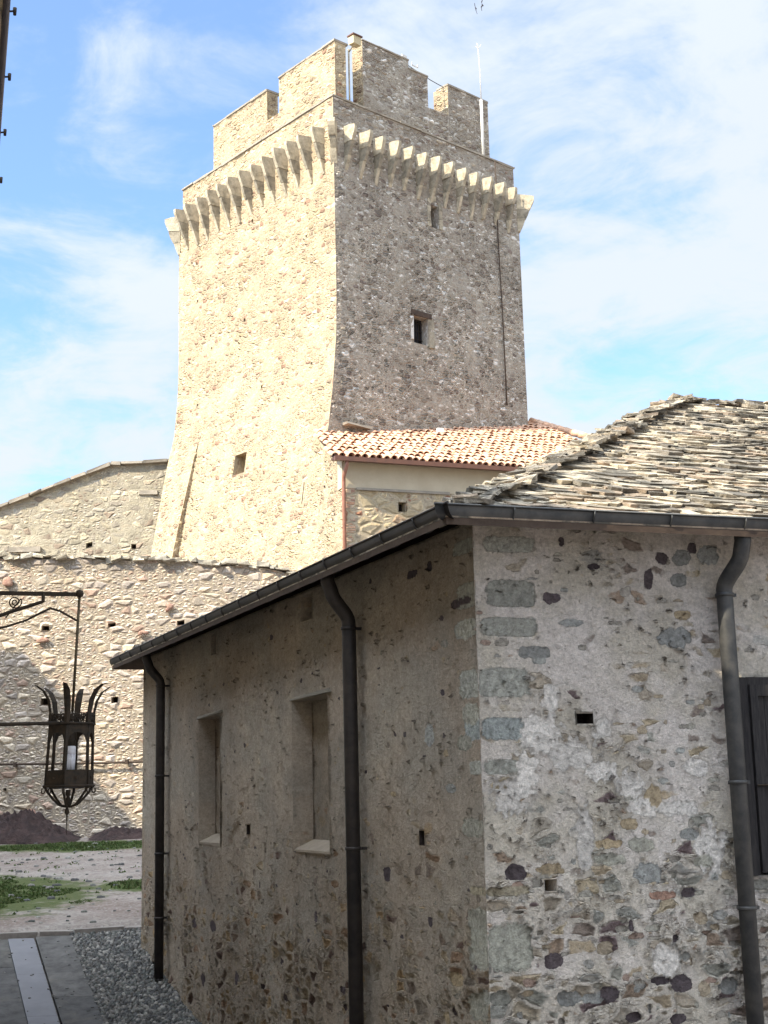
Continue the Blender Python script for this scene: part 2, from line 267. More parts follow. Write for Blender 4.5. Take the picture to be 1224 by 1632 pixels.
# ------------------------------------------------------------------ mesh helpers
def tag(o, label=None, cat=None, group=None, kind=None):
    if label: o['label'] = label
    if cat: o['category'] = cat
    if group: o['group'] = group
    if kind: o['kind'] = kind
    return o
def empty(name, loc, label, cat, group=None):
    o = bpy.data.objects.new(name, None); COL.objects.link(o); o.location = loc; o.empty_display_size = .2
    return tag(o, label, cat, group)
class MB:
    """collects shapes in world coordinates and links them as one mesh"""
    def __init__(s): s.bm = bmesh.new(); s.uv = s.bm.loops.layers.uv.new('UVMap')
    def face(s, vs, mat=0, smooth=False, uvs=None):
        try: f = s.bm.faces.new(vs)
        except ValueError: return None
        f.material_index = mat; f.smooth = smooth
        if uvs:
            for l, t in zip(f.loops, uvs): l[s.uv].uv = t
        return f
    def poly(s, pts, mat=0, uvs=None, smooth=False): return s.face([s.bm.verts.new(p) for p in pts], mat, smooth, uvs)
    def box(s, c, x, y, z, mat=0, jit=0):
        """centre c, half-extent vectors x,y,z"""
        c = Vector(c); x = Vector(x); y = Vector(y); z = Vector(z); v = []
        for k in (-1, 1):
            for a, b in ((-1, -1), (1, -1), (1, 1), (-1, 1)):
                p = c+x*a+y*b+z*k
                if jit: p += Vector([random.uniform(-jit, jit) for _ in range(3)])
                v.append(s.bm.verts.new(p))
        for q in ((3, 2, 1, 0), (4, 5, 6, 7), (0, 1, 5, 4), (1, 2, 6, 5), (2, 3, 7, 6), (3, 0, 4, 7)): s.face([v[i] for i in q], mat)
    def prism(s, pts, d, mat=0):
        """closed polygon pts extruded by vector d"""
        d = Vector(d); a = [s.bm.verts.new(Vector(p)) for p in pts]; b = [s.bm.verts.new(Vector(p)+d) for p in pts]; n = len(pts)
        s.face(a[::-1], mat); s.face(b, mat)
        for i in range(n): s.face([a[i], a[(i+1) % n], b[(i+1) % n], b[i]], mat)
    def tube(s, pts, r, n=10, mat=0, cap=True, smooth=True, flat=None):
        pts = [Vector(p) for p in pts]; rs = r if isinstance(r, (list, tuple)) else [r]*len(pts); rings = []
        t0 = (pts[1]-pts[0]).normalized(); up = Vector((0, 0, 1)) if abs(t0.z) < .9 else Vector((0, 1, 0)); nrm = (up - t0*up.dot(t0)).normalized()
        for i, p in enumerate(pts):
            t = (pts[min(i+1, len(pts)-1)]-pts[max(i-1, 0)]).normalized()
            nrm = (nrm - t*nrm.dot(t)).normalized(); bn = t.cross(nrm)
            rings.append([s.bm.verts.new(p+(nrm*math.cos(a)+bn*math.sin(a)*(flat or 1))*rs[i]) for a in [2*math.pi*k/n for k in range(n)]])
        for a, b in zip(rings, rings[1:]):
            for k in range(n): s.face([a[k], a[(k+1) % n], b[(k+1) % n], b[k]], mat, smooth)
        if cap: s.face(rings[0][::-1], mat); s.face(rings[-1], mat)
    def lathe(s, c, prof, n=16, mat=0, ax=Vector((0, 0, 1))):
        """prof list of (radius, height along ax) from c"""
        ax = Vector(ax).normalized(); x = ax.orthogonal().normalized(); y = ax.cross(x); rings = []
        for r, h in prof: rings.append([s.bm.verts.new(Vector(c)+ax*h+(x*math.cos(a)+y*math.sin(a))*max(r, 1e-4)) for a in [2*math.pi*k/n for k in range(n)]])
        for a, b in zip(rings, rings[1:]):
            for k in range(n): s.face([a[k], a[(k+1) % n], b[(k+1) % n], b[k]], mat, True)
        s.face(rings[0][::-1], mat); s.face(rings[-1], mat)
    def patch(s, pos, us, vs, mat=0, holes=(), inward=None, uv=lambda u, v: (u, v), voidmat=None, rim=None):
        """grid u,v -> pos(u,v); holes (u0,u1,v0,v1,depth[,void]) become recesses pushed along inward"""
        us = list(us); vs = list(vs)
        for h in holes:
            for L, a in ((us, h[0]), (us, h[1]), (vs, h[2]), (vs, h[3])):
                k = min(range(len(L)), key=lambda i: abs(L[i]-a))
                if abs(L[k]-a) > 1e-5:
                    step = abs(L[1]-L[0])
                    if abs(L[k]-a) < step*.3 and 0 < k < len(L)-1 and not any(abs(L[k]-b) < 1e-6 for hh in holes for b in hh[:4]): L[k] = a
                    else: L.append(a); L.sort()
        g = [[s.bm.verts.new(pos(u, v)) for u in us] for v in vs]
        fl = lambda i, j: [uv(us[i], vs[j]), uv(us[i+1], vs[j]), uv(us[i+1], vs[j+1]), uv(us[i], vs[j+1])]
        owner = {}
        for j in range(len(vs)-1):
            for i in range(len(us)-1):
                cu = (us[i]+us[i+1])/2; cv = (vs[j]+vs[j+1])/2; hit = None
                for k, h in enumerate(holes):
                    if h[0] < cu < h[1] and h[2] < cv < h[3]: hit = k
                if hit is None: s.face([g[j][i], g[j][i+1], g[j+1][i+1], g[j+1][i]], mat, True, fl(i, j))
                else: owner[(i, j)] = hit
        inner = {}
        def iv(i, j, k):
            if (i, j, k) not in inner:
                h = holes[k]; sp = h[6] if len(h) > 6 else 0     # splay of far jamb
                u = us[i]; p = g[j][i].co.copy()+inward*h[4]
                if sp: p += (Vector(pos(h[0], vs[j]))-Vector(pos(h[1], vs[j]))).normalized()*sp*((u-h[0])/(h[1]-h[0]))
                inner[(i, j, k)] = s.bm.verts.new(p)
            return inner[(i, j, k)]
        for (i, j), k in owner.items():
            h = holes[k]; vm = voidmat if (len(h) > 5 and h[5]) else mat; sm = not (len(h) > 5 and h[5])
            a, b, c, d = (i, j), (i+1, j), (i+1, j+1), (i, j+1)
            s.face([iv(*p, k) for p in (a, b, c, d)], vm, sm, fl(i, j))
            D = h[4]
            for (di, dj, p, q) in ((0, -1, a, b), (1, 0, b, c), (0, 1, c, d), (-1, 0, d, a)):
                if owner.get((i+di, j+dj)) != k:
                    u1, v1 = us[p[0]], vs[p[1]]; u2, v2 = us[q[0]], vs[q[1]]
                    off = (D, 0) if di else (0, D)
                    s.face([g[p[1]][p[0]], g[q[1]][q[0]], iv(*q, k), iv(*p, k)], mat if D > .15 or vm == mat else vm, False,
                           [uv(u1, v1), uv(u2, v2), uv(u2+off[0], v2+off[1]), uv(u1+off[0], v1+off[1])])
    def blob(s, c, x, y, n, rx, ry, h, mat=0, irr=.25, k=14, power=2.0, lift=.0):
        """low irregular dome: c centre, x/y unit in-plane, n outward"""
        ph = random.uniform(0, 6.28); rr = []
        am = [random.uniform(-1, 1) for _ in range(4)]
        for i in range(k):
            a = 2*math.pi*i/k; ca, sa_ = math.cos(a), math.sin(a)
            base = 1/((abs(ca)**power+abs(sa_)**power)**(1/power))
            f = 1+irr*(am[0]*math.sin(2*a+ph)+am[1]*math.sin(3*a+ph*2)+am[2]*.6*math.sin(5*a)+random.uniform(-.35, .35))
            rr.append((ca*base*f, sa_*base*f))
        rings = []
        for sc, hh in ((1.0, -.02), (.97, h*.45+lift), (.82, h*.9+lift), (.4, h+lift)):
            ring = []
            for (a, b) in rr: ring.append(s.bm.verts.new(c+x*(a*rx*sc)+y*(b*ry*sc)+n*(hh+(random.uniform(-.2, .2)*h if sc < .9 else 0))))
            rings.append(ring)
        for a, b in zip(rings, rings[1:]):
            for i in range(k): s.face([a[i], a[(i+1) % k], b[(i+1) % k], b[i]], mat, h > .008)
        s.face(rings[-1], mat, True)
    def build(s, name, mats, parent=None, weld=False, sharp=None, origin=None):
        if weld: bmesh.ops.remove_doubles(s.bm, verts=s.bm.verts, dist=.0008)
        bmesh.ops.recalc_face_normals(s.bm, faces=s.bm.faces) if sharp != 'keep' else None
        if sharp and sharp != 'keep':
            for e in s.bm.edges:
                if len(e.link_faces) == 2 and e.calc_face_angle(0) > rad(sharp): e.smooth = False
        ef = None
        if weld and sharp:
            ef = [1.0]*len(s.bm.verts); s.bm.verts.index_update()
            for e in s.bm.edges:
                if not e.smooth or len(e.link_faces) != 2:
                    for v in e.verts: ef[v.index] = 0.0
        me = bpy.data.meshes.new(name)
        org = Vector(parent.location) if parent and parent.type == 'EMPTY' else Vector(origin or (0, 0, 0))
        if parent and parent.type != 'EMPTY': org = Vector((0, 0, 0))
        wp = Vector((0, 0, 0)); pp = parent
        while pp: wp += Vector(pp.location); pp = pp.parent
        if parent: org = wp
        if org.length: bmesh.ops.translate(s.bm, verts=s.bm.verts, vec=-org)
        s.bm.to_mesh(me); s.bm.free()
        if ef:
            at = me.attributes.new('ef', 'FLOAT', 'POINT'); at.data.foreach_set('value', ef)
        for m in (mats if isinstance(mats, (list, tuple)) else [mats]): me.materials.append(m)
        o = bpy.data.objects.new(name, me); COL.objects.link(o)
        if parent: o.parent = parent
        elif origin: o.location = origin
        return o
def frange(a, b, step):
    n = max(1, int(round(abs(b-a)/step))); return [a+(b-a)*i/n for i in range(n+1)]
UP = Vector((0, 0, 1))

# ================================================================== GROUND
from mathutils import noise as mnoise
def ramp_z(y): return -1.812+.212*(max(y, 4.2)-15.235)
def edge_y(x): return 16.70+.19*max(-2, min(2, x+4.2))
def court_z(x, y):
    z = -1.425+.053*(min(y, 30)-16.7)
    return z + .035*mnoise.noise(Vector((x*.7, y*.5, 0))) + .015*mnoise.noise(Vector((x*2.3, y*2, 4)))
def ground_mat():
    q = NT('gravelly_earth'); o = q.coord('Object')
    n1 = q.noise(o, .9, 6, .65, .3); n2 = q.noise(o, 14, 6, .75)
    c = q.mix(q.mr(n1, .35, .65), (.185, .148, .130), (.255, .228, .205))
    c = q.mix(1, c, q.ramp(n2, [(.28, (.50,)*3), (.5, (1.,)*3), (.75, (1.45,)*3)]), 'MULTIPLY')
    v = q.vor(q.vmath('MULTIPLY', o, (9, 9, 9)), rnd=1)
    c = q.mix(q.mr(v.outputs['Distance'], .16, .08), c, (.29, .27, .25))
    sx = q.n('ShaderNodeSeparateXYZ'); q.set(sx.inputs[0], o); best = None
    for (x, y, rx, ry) in GRASS:
        dx = q.math('DIVIDE', q.math('SUBTRACT', sx.outputs[0], x), rx); dy = q.math('DIVIDE', q.math('SUBTRACT', sx.outputs[1], y), ry)
        dd = q.math('SQRT', q.math('ADD', q.math('MULTIPLY', dx, dx), q.math('MULTIPLY', dy, dy)))
        best = dd if best is None else q.math('MINIMUM', best, dd)
    gm = q.math('ADD', best, q.math('MULTIPLY', q.math('SUBTRACT', q.noise(o, 2.2, 5, .7), .5), 1.1))
    c = q.mix(q.mr(gm, 1.12, .85), c, q.mix(q.mr(n2, .3, .7), (.05, .075, .024), (.085, .09, .038)))
    q.col(c); q.rough(.97); q.bump(q.math('ADD', n2, q.math('MULTIPLY', v.outputs['Distance'], -.3)), .8, .03); return q.m
GRASS = [(-6.7, 19.9, 2.6, 3.0), (-6.1, 27.9, 2.1, 1.2), (-3.55, 21.0, .75, .8), (-8.6, 25.6, 1.4, 1.6)]
M['ground'] = ground_mat()
mb = MB()
xs = [-900, -300, -100, -40, -20, -14]+frange(-12, 6, .2)+[8, 12, 20, 40, 100, 300, 900]
ys = [-900, -200, -40, -10, 0, 3, 4.2]+frange(5, 16, .5)+frange(16.2, 34, .2)+[36, 40, 60, 120, 400, 1500]
def gz(x, y):
    if y < edge_y(x)+.12: return ramp_z(y)-.06 if x < 8 else ramp_z(y)-.06
    return court_z(x, y)
mb.patch(lambda u, v: Vector((u, v, gz(u, v))), xs, ys, 0)
tag(mb.build('ground', M['ground'], sharp=60), kind='structure')

def lane(x0, y): return x0-.3477*(y-16.7)
mb = MB()
def pave(x0, x1, y1, y0, lift, mat, th=.05):
    pts = []
    for (x, y) in ((lane(x0, y0), y0), (lane(x1, y0), y0), (lane(x1, y1), y1), (lane(x0, y1), y1)): pts.append(Vector((x, y, ramp_z(y)+lift-th)))
    mb.prism(pts, (0, 0, th), mat)
y = 16.60; k = 0
while y > 4.6:
    L1 = 1.95
    pave(-4.10+.012, -3.69-.006, y+.12, y-L1+.008+.12, .006, 0)
    y2 = y-.9
    for (a, b) in ((-5.30, -4.75-.004), (-4.75, -4.411-.006)): pave(a, b, y2+L1-.01 if k else y+.03, y2+.004, .006, 0)
    y -= L1; k += 1
y = 16.62
while y > 4.6:
    pave(-4.411+.003, -4.10-.012, y+.05, y-1.2+.053, .004, 1); y -= 1.2
tag(mb.build('path', [M['slabpave'], M['channel']]), kind='structure')
# bed under the pebbles and the pebbles
def wall_x(y): return .525-.4173*(y-8.3)
mb = MB()
mb.patch(lambda u, v: Vector((lane(-3.70, v)*(1-u)+(wall_x(v)+.15 if v < 16.2 else -2.4)*u, v, ramp_z(v)-.012)), frange(0, 1, .25), frange(4.3, 16.9, .5), 0)
tag(mb.build('path_bed', M['shade']), kind='structure')
mb = MB()
yy = 9.0
while yy < 16.95:
    a = lane(-3.67, yy); b = (wall_x(yy)+.02) if yy < 16.3 else -2.5
    x = a
    while x < b:
        px, py = x+random.uniform(-.015, .015), yy+random.uniform(-.015, .015)
        ra = random.uniform(.016, .031); rb = ra*random.uniform(.6, .85); th = random.uniform(0, 3.14); hz = random.uniform(.014, .024)
        c = Vector((px, py, ramp_z(py)-.006)); ux = Vector((math.cos(th), math.sin(th), .212*math.sin(th))); uy = Vector((-math.sin(th), math.cos(th), .212*math.cos(th)))
        rings = []
        for sc, h in ((1, 0), (.86, .6), (.5, .93)):
            rings.append([mb.bm.verts.new(c+ux*ra*sc*math.cos(t)+uy*rb*sc*math.sin(t)+UP*hz*h) for t in [2*math.pi*i/8 for i in range(8)]])
        for r1, r2 in zip(rings, rings[1:]):
            for i in range(8): mb.face([r1[i], r1[(i+1) % 8], r2[(i+1) % 8], r2[i]], 0, True)
        mb.face(rings[-1], 0, True)
        x += ra+random.uniform(.018, .028)
    yy += random.uniform(.034, .042)
tag(mb.build('cobbles', M['pebble']), kind='stuff')
# stray pebbles, crumbs and dead leaves on the slabs
mb = MB()
for _ in range(260):
    yy = random.uniform(9, 16.6); f = random.random(); x = lane(-3.69-(random.random()**3)*1.4, yy); r = random.uniform(.006, .018)
    mb.blob(Vector((x, yy, ramp_z(yy)+.006)), Vector((1, 0, 0)), Vector((0, .978, .207)), UP, r, r*.7, r*.5, 0, .3, 6)
tag(mb.build('loose_pebbles', M['pebble']), kind='stuff')
# kerb where the ramp meets the courtyard
mb = MB(); x = -9.0
while x < -2.6:
    wd = random.uniform(.35, .7); x2 = min(x+wd, -2.55)
    c = Vector(((x+x2)/2, edge_y((x+x2)/2)+.14, -1.575)); dx = Vector((1, .19, 0)).normalized(); dy = Vector((-.19, 1, 0)).normalized()
    mb.box(c, dx*((x2-x)/2-.006), dy*random.uniform(.11, .15), UP*random.uniform(.125, .15), 0, .012); x = x2
tag(mb.build('kerb', M['kerb']), kind='structure')
# grass
mb = MB()
def blades(cx, cy, rx, ry, n, hh):
    for _ in range(n):
        a = random.uniform(0, 6.28); r = math.sqrt(random.random())*1.12
        x = cx+rx*r*math.cos(a); y = cy+ry*r*math.sin(a)
        nn = mnoise.noise(Vector((x*1.6, y*1.6, 2)))
        if r > .78+.45*nn or y < edge_y(x)+.45 or (x > -2.9 and y < 17): continue
        if nn < -.6: continue
        z = court_z(x, y)-.01; h = hh*random.uniform(.4, 1.15)*(1.15-r*.6); t = random.uniform(0, 3.14); wv = random.uniform(.014, .034)
        d = Vector((math.cos(t), math.sin(t), 0))*wv; lean = Vector((random.uniform(-.6, .6), random.uniform(-.6, .6), 0))*h
        mb.poly([(x-d.x, y-d.y, z), (x+d.x, y+d.y, z), (x+lean.x, y+lean.y, z+h)])
blades(-6.7, 19.9, 2.6, 3.0, 52000, .045); blades(-6.1, 27.9, 2.1, 1.2, 9000, .055); blades(-3.55, 21.0, .75, .8, 2200, .06); blades(-8.6, 25.6, 1.4, 1.6, 4000, .06)
for _ in range(160):
    x = random.uniform(-8, -2.6); y = random.uniform(17.4, 28)
    blades(x, y, random.uniform(.05, .22), random.uniform(.05, .2), 14, .05)
tag(mb.build('grass', M['grass']), kind='stuff')
# loose stones on the earth
mb = MB()
for _ in range(420):
    x = random.uniform(-9, -1.5); y = random.uniform(17.2, 29); r = random.choice([.015, .02, .03, .045]); r *= random.uniform(.7, 1.3)
    mb.blob(Vector((x, y, court_z(x, y))), Vector((1, 0, 0)), Vector((0, 1, 0)), UP, r, r*.7, r*.6, 0, .3, 7)
tag(mb.build('gravel', M['pebble']), kind='stuff')
# purple red rock outcrops at the foot of the curtain wall
def outcrop(name, x0, x1, y0, y1, hf, label, seed):
    mb = MB()
    def pos(u, v):
        e = min(1, (v-y0)/.45)*min(1, (x1-u)/.5)*min(1, (u-x0)/.5); e = max(0, e)
        n = .3*mnoise.noise(Vector((u*1.7, v*1.7, seed)))+.3*abs(mnoise.noise(Vector((u*3.6, v*3.6, seed+3))))+.35*mnoise.noise(Vector((u*9, v*9, seed)))+.12*abs(mnoise.noise(Vector((u*17, v*17, seed))))-.05
        z = hf(u)*e**.6*(1+n*.9)
        return Vector((u+.12*mnoise.noise(Vector((u*3, v*3, 9))), v, court_z(u, v)-.06+z))
    mb.patch(pos, frange(x0, x1, .035), frange(y0, y1, .035), 0)
    o = mb.build(name, M['rock'], sharp=25); tag(o, label, 'rock outcrop'); return o
outcrop('rock_outcrop', -11, -6.3, 28.7, 30.3, lambda x: .52 if x < -7.4 else max(.14, .52-.42*(x+7.4)), 'broad dark purple rock outcrop along the wall foot left of the hanging lantern', 1)
outcrop('rock_outcrop', -6.25, -3.8, 29.1, 30.3, lambda x: .20+.05*math.sin(x*3), 'low reddish rock outcrop at the wall foot beside the corner of the near house', 7)

# ================================================================== TOWER
T = Vector((-1.13, 36, 0)); LT = azd(-40); RT_ = azd(47.4); nLT = azd(-130); nRT = azd(137.4)
LLEN, RLEN = 8.0, 7.5
def lerp_tab(tab, z):
    if z <= tab[0][0]: return tab[0][1]
    for (a, b), (c, d) in zip(tab, tab[1:]):
        if z <= c: return b+(d-b)*(z-a)/(c-a)
    return tab[-1][1]
def oL(z): return lerp_tab([(-1, 1.75), (7.3, .68), (9.3, .38), (10.6, .18), (12.0, .04), (13.2, 0)], z)
def oB(z): return lerp_tab([(-1, .2), (7.3, .0), (9.3, .0), (11, 0)], z)
tower = empty('stone_tower', (-1.13+2, 40, -.8), 'tall square medieval stone tower with corbels and a broken battlement above the courtyard wall', 'tower')
def sharpen(mb): pass
mb = MB(); zs = [-1.0, 1.5, 3.5]+frange(4.5, 18.2, .06)
def posL(u, z): return T+nLT*oL(z)+LT*(u*(LLEN+oB(z)))+UP*z
def posR(u, z):
    a = T+nLT*oL(z); b = T+RT_*RLEN; return a.lerp(b, u)+UP*z
def uh(s, ln): return s/ln
holesL = [(4.08-.29, 4.08+.29, 8.97, 9.57, .55), (3.88, 3.98, 16.58, 16.68, .3, 1), (3.33, 3.42, 11.36, 11.46, .3, 1), (6.75, 6.83, 11.63, 11.71, .3, 1), (.79, .83, 7.5, 8.1, .3, 1), (4.32, 4.41, 13.65, 13.74, .3, 1), (6.87, 6.95, 14.98, 15.06, .3, 1)]
for _ in range(9):
    s_ = random.uniform(.8, 7.2); z_ = random.uniform(9.5, 16.5); holesL.append((s_, s_+.07, z_, z_+.07, .2, 1))
mb.patch(posL, frange(0, 1, .0075), zs, 0, [(h[0]/8, h[1]/8, *h[2:]) for h in holesL], -nLT, lambda u, v: (-u*8, v), 1)
holesR = [(3.13-.27, 3.13+.27, 12.42, 13.22, .35), (3.81-.17, 3.81+.17, 16.08, 16.78, .6, 1), (5.6, 5.68, 14.5, 14.57, .25, 1), (1.9, 1.98, 14.9, 14.98, .25, 1), (4.9, 4.98, 11.6, 11.68, .25, 1)]
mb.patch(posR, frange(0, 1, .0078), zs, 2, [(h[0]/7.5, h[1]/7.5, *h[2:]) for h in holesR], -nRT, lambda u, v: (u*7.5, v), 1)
zc = [-1, 8, 12, 18.2]
pR = lambda u, z: T+RT_*RLEN+LT*(u*(LLEN+oB(z)))+UP*z
pB = lambda u, z: (T+LT*(LLEN+oB(z))+nLT*oL(z)*(1-u)+RT_*(RLEN*u))+UP*z
zf = [-1, 3, 6]+frange(8, 18.2, .4)
mb.patch(pR, frange(0, 1, .05), zf, 0, uv=lambda u, v: (7.5+u*8, v)); mb.patch(pB, frange(0, 1, .05), zf, 0, uv=lambda u, v: (-8-u*8, v))
mb.poly([T+UP*18.15, T+RT_*RLEN+UP*18.15, T+RT_*RLEN+LT*LLEN+UP*18.15, T+LT*LLEN+UP*18.15], 0)
mb.build('shaft', [M['tower'], M['void'], M['towershade']], tower, weld=True, sharp=40)
# corner buttress on the left face
mb = MB()
def wz(z): return lerp_tab([(6.0, .24), (8, .17), (10, .08), (10.9, -.02)], z)
s0 = lambda z: 6.6-.09*(z-9)
zz_ = frange(4.6, 10.9, .07)
bp = lambda s, z, o: T+nLT*(oL(z)+o)+LT*s+UP*z
mb.patch(lambda u, z: bp(s0(z)+u*(LLEN+oB(z)+.05-s0(z)), z, wz(z)), frange(0, 1, .05), zz_, 0, uv=lambda u, v: (-7-u*1.6, v))
mb.patch(lambda u, z: bp(s0(z), z, -.1+(wz(z)+.1)*u), frange(0, 1, .2), zz_, 0, uv=lambda u, v: (-7+(1-u)*.5, v))
mb.patch(lambda u, z: bp(LLEN+oB(z)+.05, z, -.6+(wz(z)+.6)*u), frange(0, 1, .2), zz_, 0, uv=lambda u, v: (-9-u*.5, v))
mb.build('buttress', M['tower'], tower, weld=True, sharp=40)

def sblock(A, U, W_, lu, lw, z0, z1, name, mats, parent, step=.06, jag=.0, uo=0, cop=None, holes=(), nU=None, side=0):
    """stone block with corner A, edges U*lu and W_*lw; the four sides and a slightly ragged top"""
    mb = MB(); us = frange(0, lu, step); ws = frange(0, lw, step); zs = frange(z0, z1, step)
    def top(p): return z1+jag*mnoise.noise(p*1.9)
    def Z(p, z): return z if z < z1-1e-6 else top(p)
    def P(a, b, z):
        p = A+U*a+W_*b; return Vector((p.x, p.y, Z(p, z)))
    mb.patch(lambda u, z: P(u, 0, z), us, zs, 0, uv=lambda u, v: (uo+u, v), holes=holes, inward=W_, voidmat=1)
    mb.patch(lambda u, z: P(u, lw, z), us, zs, 0, uv=lambda u, v: (uo+20+u, v))
    mb.patch(lambda u, z: P(0, u, z), ws, zs, side, uv=lambda u, v: (uo-u, v))
    mb.patch(lambda u, z: P(lu, u, z), ws, zs, 0, uv=lambda u, v: (uo+lu+u, v))
    mb.patch(lambda u, v: P(u, v, z1), us, ws, 0, uv=lambda u, v: (uo+u, v+40))
    return mb.build(name, mats, parent, weld=True, sharp=40)
# parapet ring with coping
PL, PR_ = 7.78, 7.35
pm = [M['tower'], M['void']]; pd = [M['towershade'], M['void']]
sblock(T, RT_, LT, PR_, .35, 18.16, 18.95, 'parapet', [M['towershade'], M['void'], M['tower']], tower, side=2)
sblock(T+LT*.35, LT, RT_, PL-.35, .35, 18.16, 18.95, 'parapet', pm, tower, uo=-30)
sblock(T+RT_*(PR_-.35)+LT*.35, LT, RT_, PL-.35, .35, 18.16, 18.95, 'parapet', pm, tower, step=.2)
sblock(T+RT_*.35+LT*(PL-.35), RT_, LT, PR_-.7, .35, 18.16, 18.95, 'parapet', pm, tower, step=.2)
def coping(A, U, W_, lu, lw, z, name='coping', parent=tower, th=.03, seg=.7, over=.03, mat='coping'):
    mb = MB(); x = -over
    while x < lu+over-.01:
        x2 = min(x+seg*random.uniform(.7, 1.3), lu+over)
        c = A+U*((x+x2)/2)+W_*(lw/2)+UP*z
        mb.box(c, U*((x2-x)/2-.004), W_*(lw/2+over*random.uniform(.6, 1.5)), UP*th*random.uniform(.7, 1.2), 0, .006); x = x2
    return mb.build(name, M[mat], parent)
coping(T, RT_, LT, PR_, .35, 18.99); coping(T+LT*.4, LT, RT_, PL-.4, .35, 18.99)
# corbels: freestanding inverted triangular brackets
def corbel(c, out, along, w=.052, proj=.47, ztop=18.10, z0=16.80, name='corbel'):
    """three tapering blocks stacked with thin joints"""
    mb = MB(); j = lambda a: random.uniform(-a, a)
    proj *= random.uniform(.88, 1.08); z0 += j(.10); ztop += j(.03)
    O = lambda z: max(.03, proj*max(0, (z-z0)/(ztop-.12-z0))**.92) if z < ztop-.12 else proj
    cuts = [z0, z0+(ztop-z0)*random.uniform(.28, .38), z0+(ztop-z0)*random.uniform(.58, .70), ztop]
    for a_, b_ in zip(cuts, cuts[1:]):
        b2 = b_-.010 if b_ < ztop else b_; ww = w*random.uniform(.90, 1.10); sh = j(.012); jo = j(.015); n = 4
        prof = [(-.05, a_), (O(a_)+jo, a_), (O((a_+b2)/2)+jo+.012+j(.01), (a_+b2)/2)]
        if b_ == ztop: prof += [(proj+jo, ztop-.13+j(.03)), (proj+jo-j(.01), ztop-.02), (proj*.5, ztop+.02+j(.02)), (-.05, ztop+.06)]
        else: prof += [(O(b2)+jo, b2), (-.05, b2)]
        A_ = [mb.bm.verts.new(Vector((*(c+out*o+along*(sh-ww*random.uniform(.94, 1.06))).xy, z))) for o, z in prof]
        B_ = [mb.bm.verts.new(Vector((*(c+out*o+along*(sh+ww*random.uniform(.94, 1.06))).xy, z))) for o, z in prof]; n = len(prof)
        mb.face(A_[::-1]); mb.face(B_)
        for i in range(n): mb.face([A_[i], A_[(i+1) % n], B_[(i+1) % n], B_[i]])
    return mb.build(name, M['corbel'], tower)
for i in range(13): corbel(T+RT_*(.42+i*.545), nRT, RT_)
for i in range(13): corbel(T+LT*(.44+i*.585), nLT, LT)
def dv(a, b): return (a+b).normalized()
corbel(T+dv(-nLT, -nRT)*.05, dv(nLT, nRT), dv(RT_, -LT).normalized(), .09, .50, z0=16.9)
corbel(T+RT_*RLEN, dv(nRT, RT_), dv(-RT_, nRT), .08, .50, z0=16.9)
corbel(T+LT*LLEN, dv(nLT, LT), dv(-LT, nLT), .08, .50, z0=16.9)
for i in range(12): corbel(T+RT_*RLEN+LT*(.6+i*.62), RT_, LT)
# upper storey: broken merlons set back from the parapet
N = T+(-nLT-nRT)*.6; N.z = 0
tm = [M['tower'], M['void']]; td = [M['towershade'], M['void'], M['tower']]
sblock(N+LT*.0, LT, -nLT, 2.72, .40, 18.6, 21.10, 'merlon', tm, tower, uo=50, jag=.03)
sblock(N+LT*2.72, LT, -nLT, .62, .40, 18.6, 19.99, 'merlon', tm, tower, uo=52.72)
sblock(N+LT*3.34, LT, -nLT, 2.95, .40, 18.6, 20.96, 'merlon', tm, tower, uo=53.34, jag=.03)
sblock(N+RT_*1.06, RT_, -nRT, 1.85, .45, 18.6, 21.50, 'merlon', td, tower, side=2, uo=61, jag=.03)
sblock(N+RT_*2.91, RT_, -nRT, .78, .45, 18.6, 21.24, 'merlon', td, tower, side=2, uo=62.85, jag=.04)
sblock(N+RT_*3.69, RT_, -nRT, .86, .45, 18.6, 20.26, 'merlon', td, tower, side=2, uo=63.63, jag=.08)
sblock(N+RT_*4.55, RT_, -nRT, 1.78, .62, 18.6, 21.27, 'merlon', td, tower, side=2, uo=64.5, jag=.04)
sblock(N+RT_*5.9+LT*.6, LT, RT_, 5.6, .42, 18.6, 19.9, 'merlon', tm, tower, uo=70, step=.2)
sblock(N+LT*5.9+RT_*.4, RT_, LT, 5.5, .42, 18.6, 19.9, 'merlon', tm, tower, uo=80, step=.2)
mb = MB(); mb.prism([T+RT_*.3+LT*.3+UP*18.5, T+RT_*7.1+LT*.3+UP*18.5, T+RT_*7.1+LT*7.5+UP*18.5, T+RT_*.3+LT*7.5+UP*18.5], (0, 0, .06)); mb.build('roof_deck', M['coping'], tower)
for A, U, W_, lu, z in ((N, LT, -nLT, 2.72, 21.13), (N+LT*3.34, LT, -nLT, 2.95, 20.99), (N+RT_*1.06, RT_, -nRT, 1.85, 21.53), (N+RT_*2.91, RT_, -nRT, .78, 21.27), (N+RT_*4.55, RT_, -nRT, 1.78, 21.30)):
    coping(A, U, W_, lu, .45, z, th=.025, over=.02)
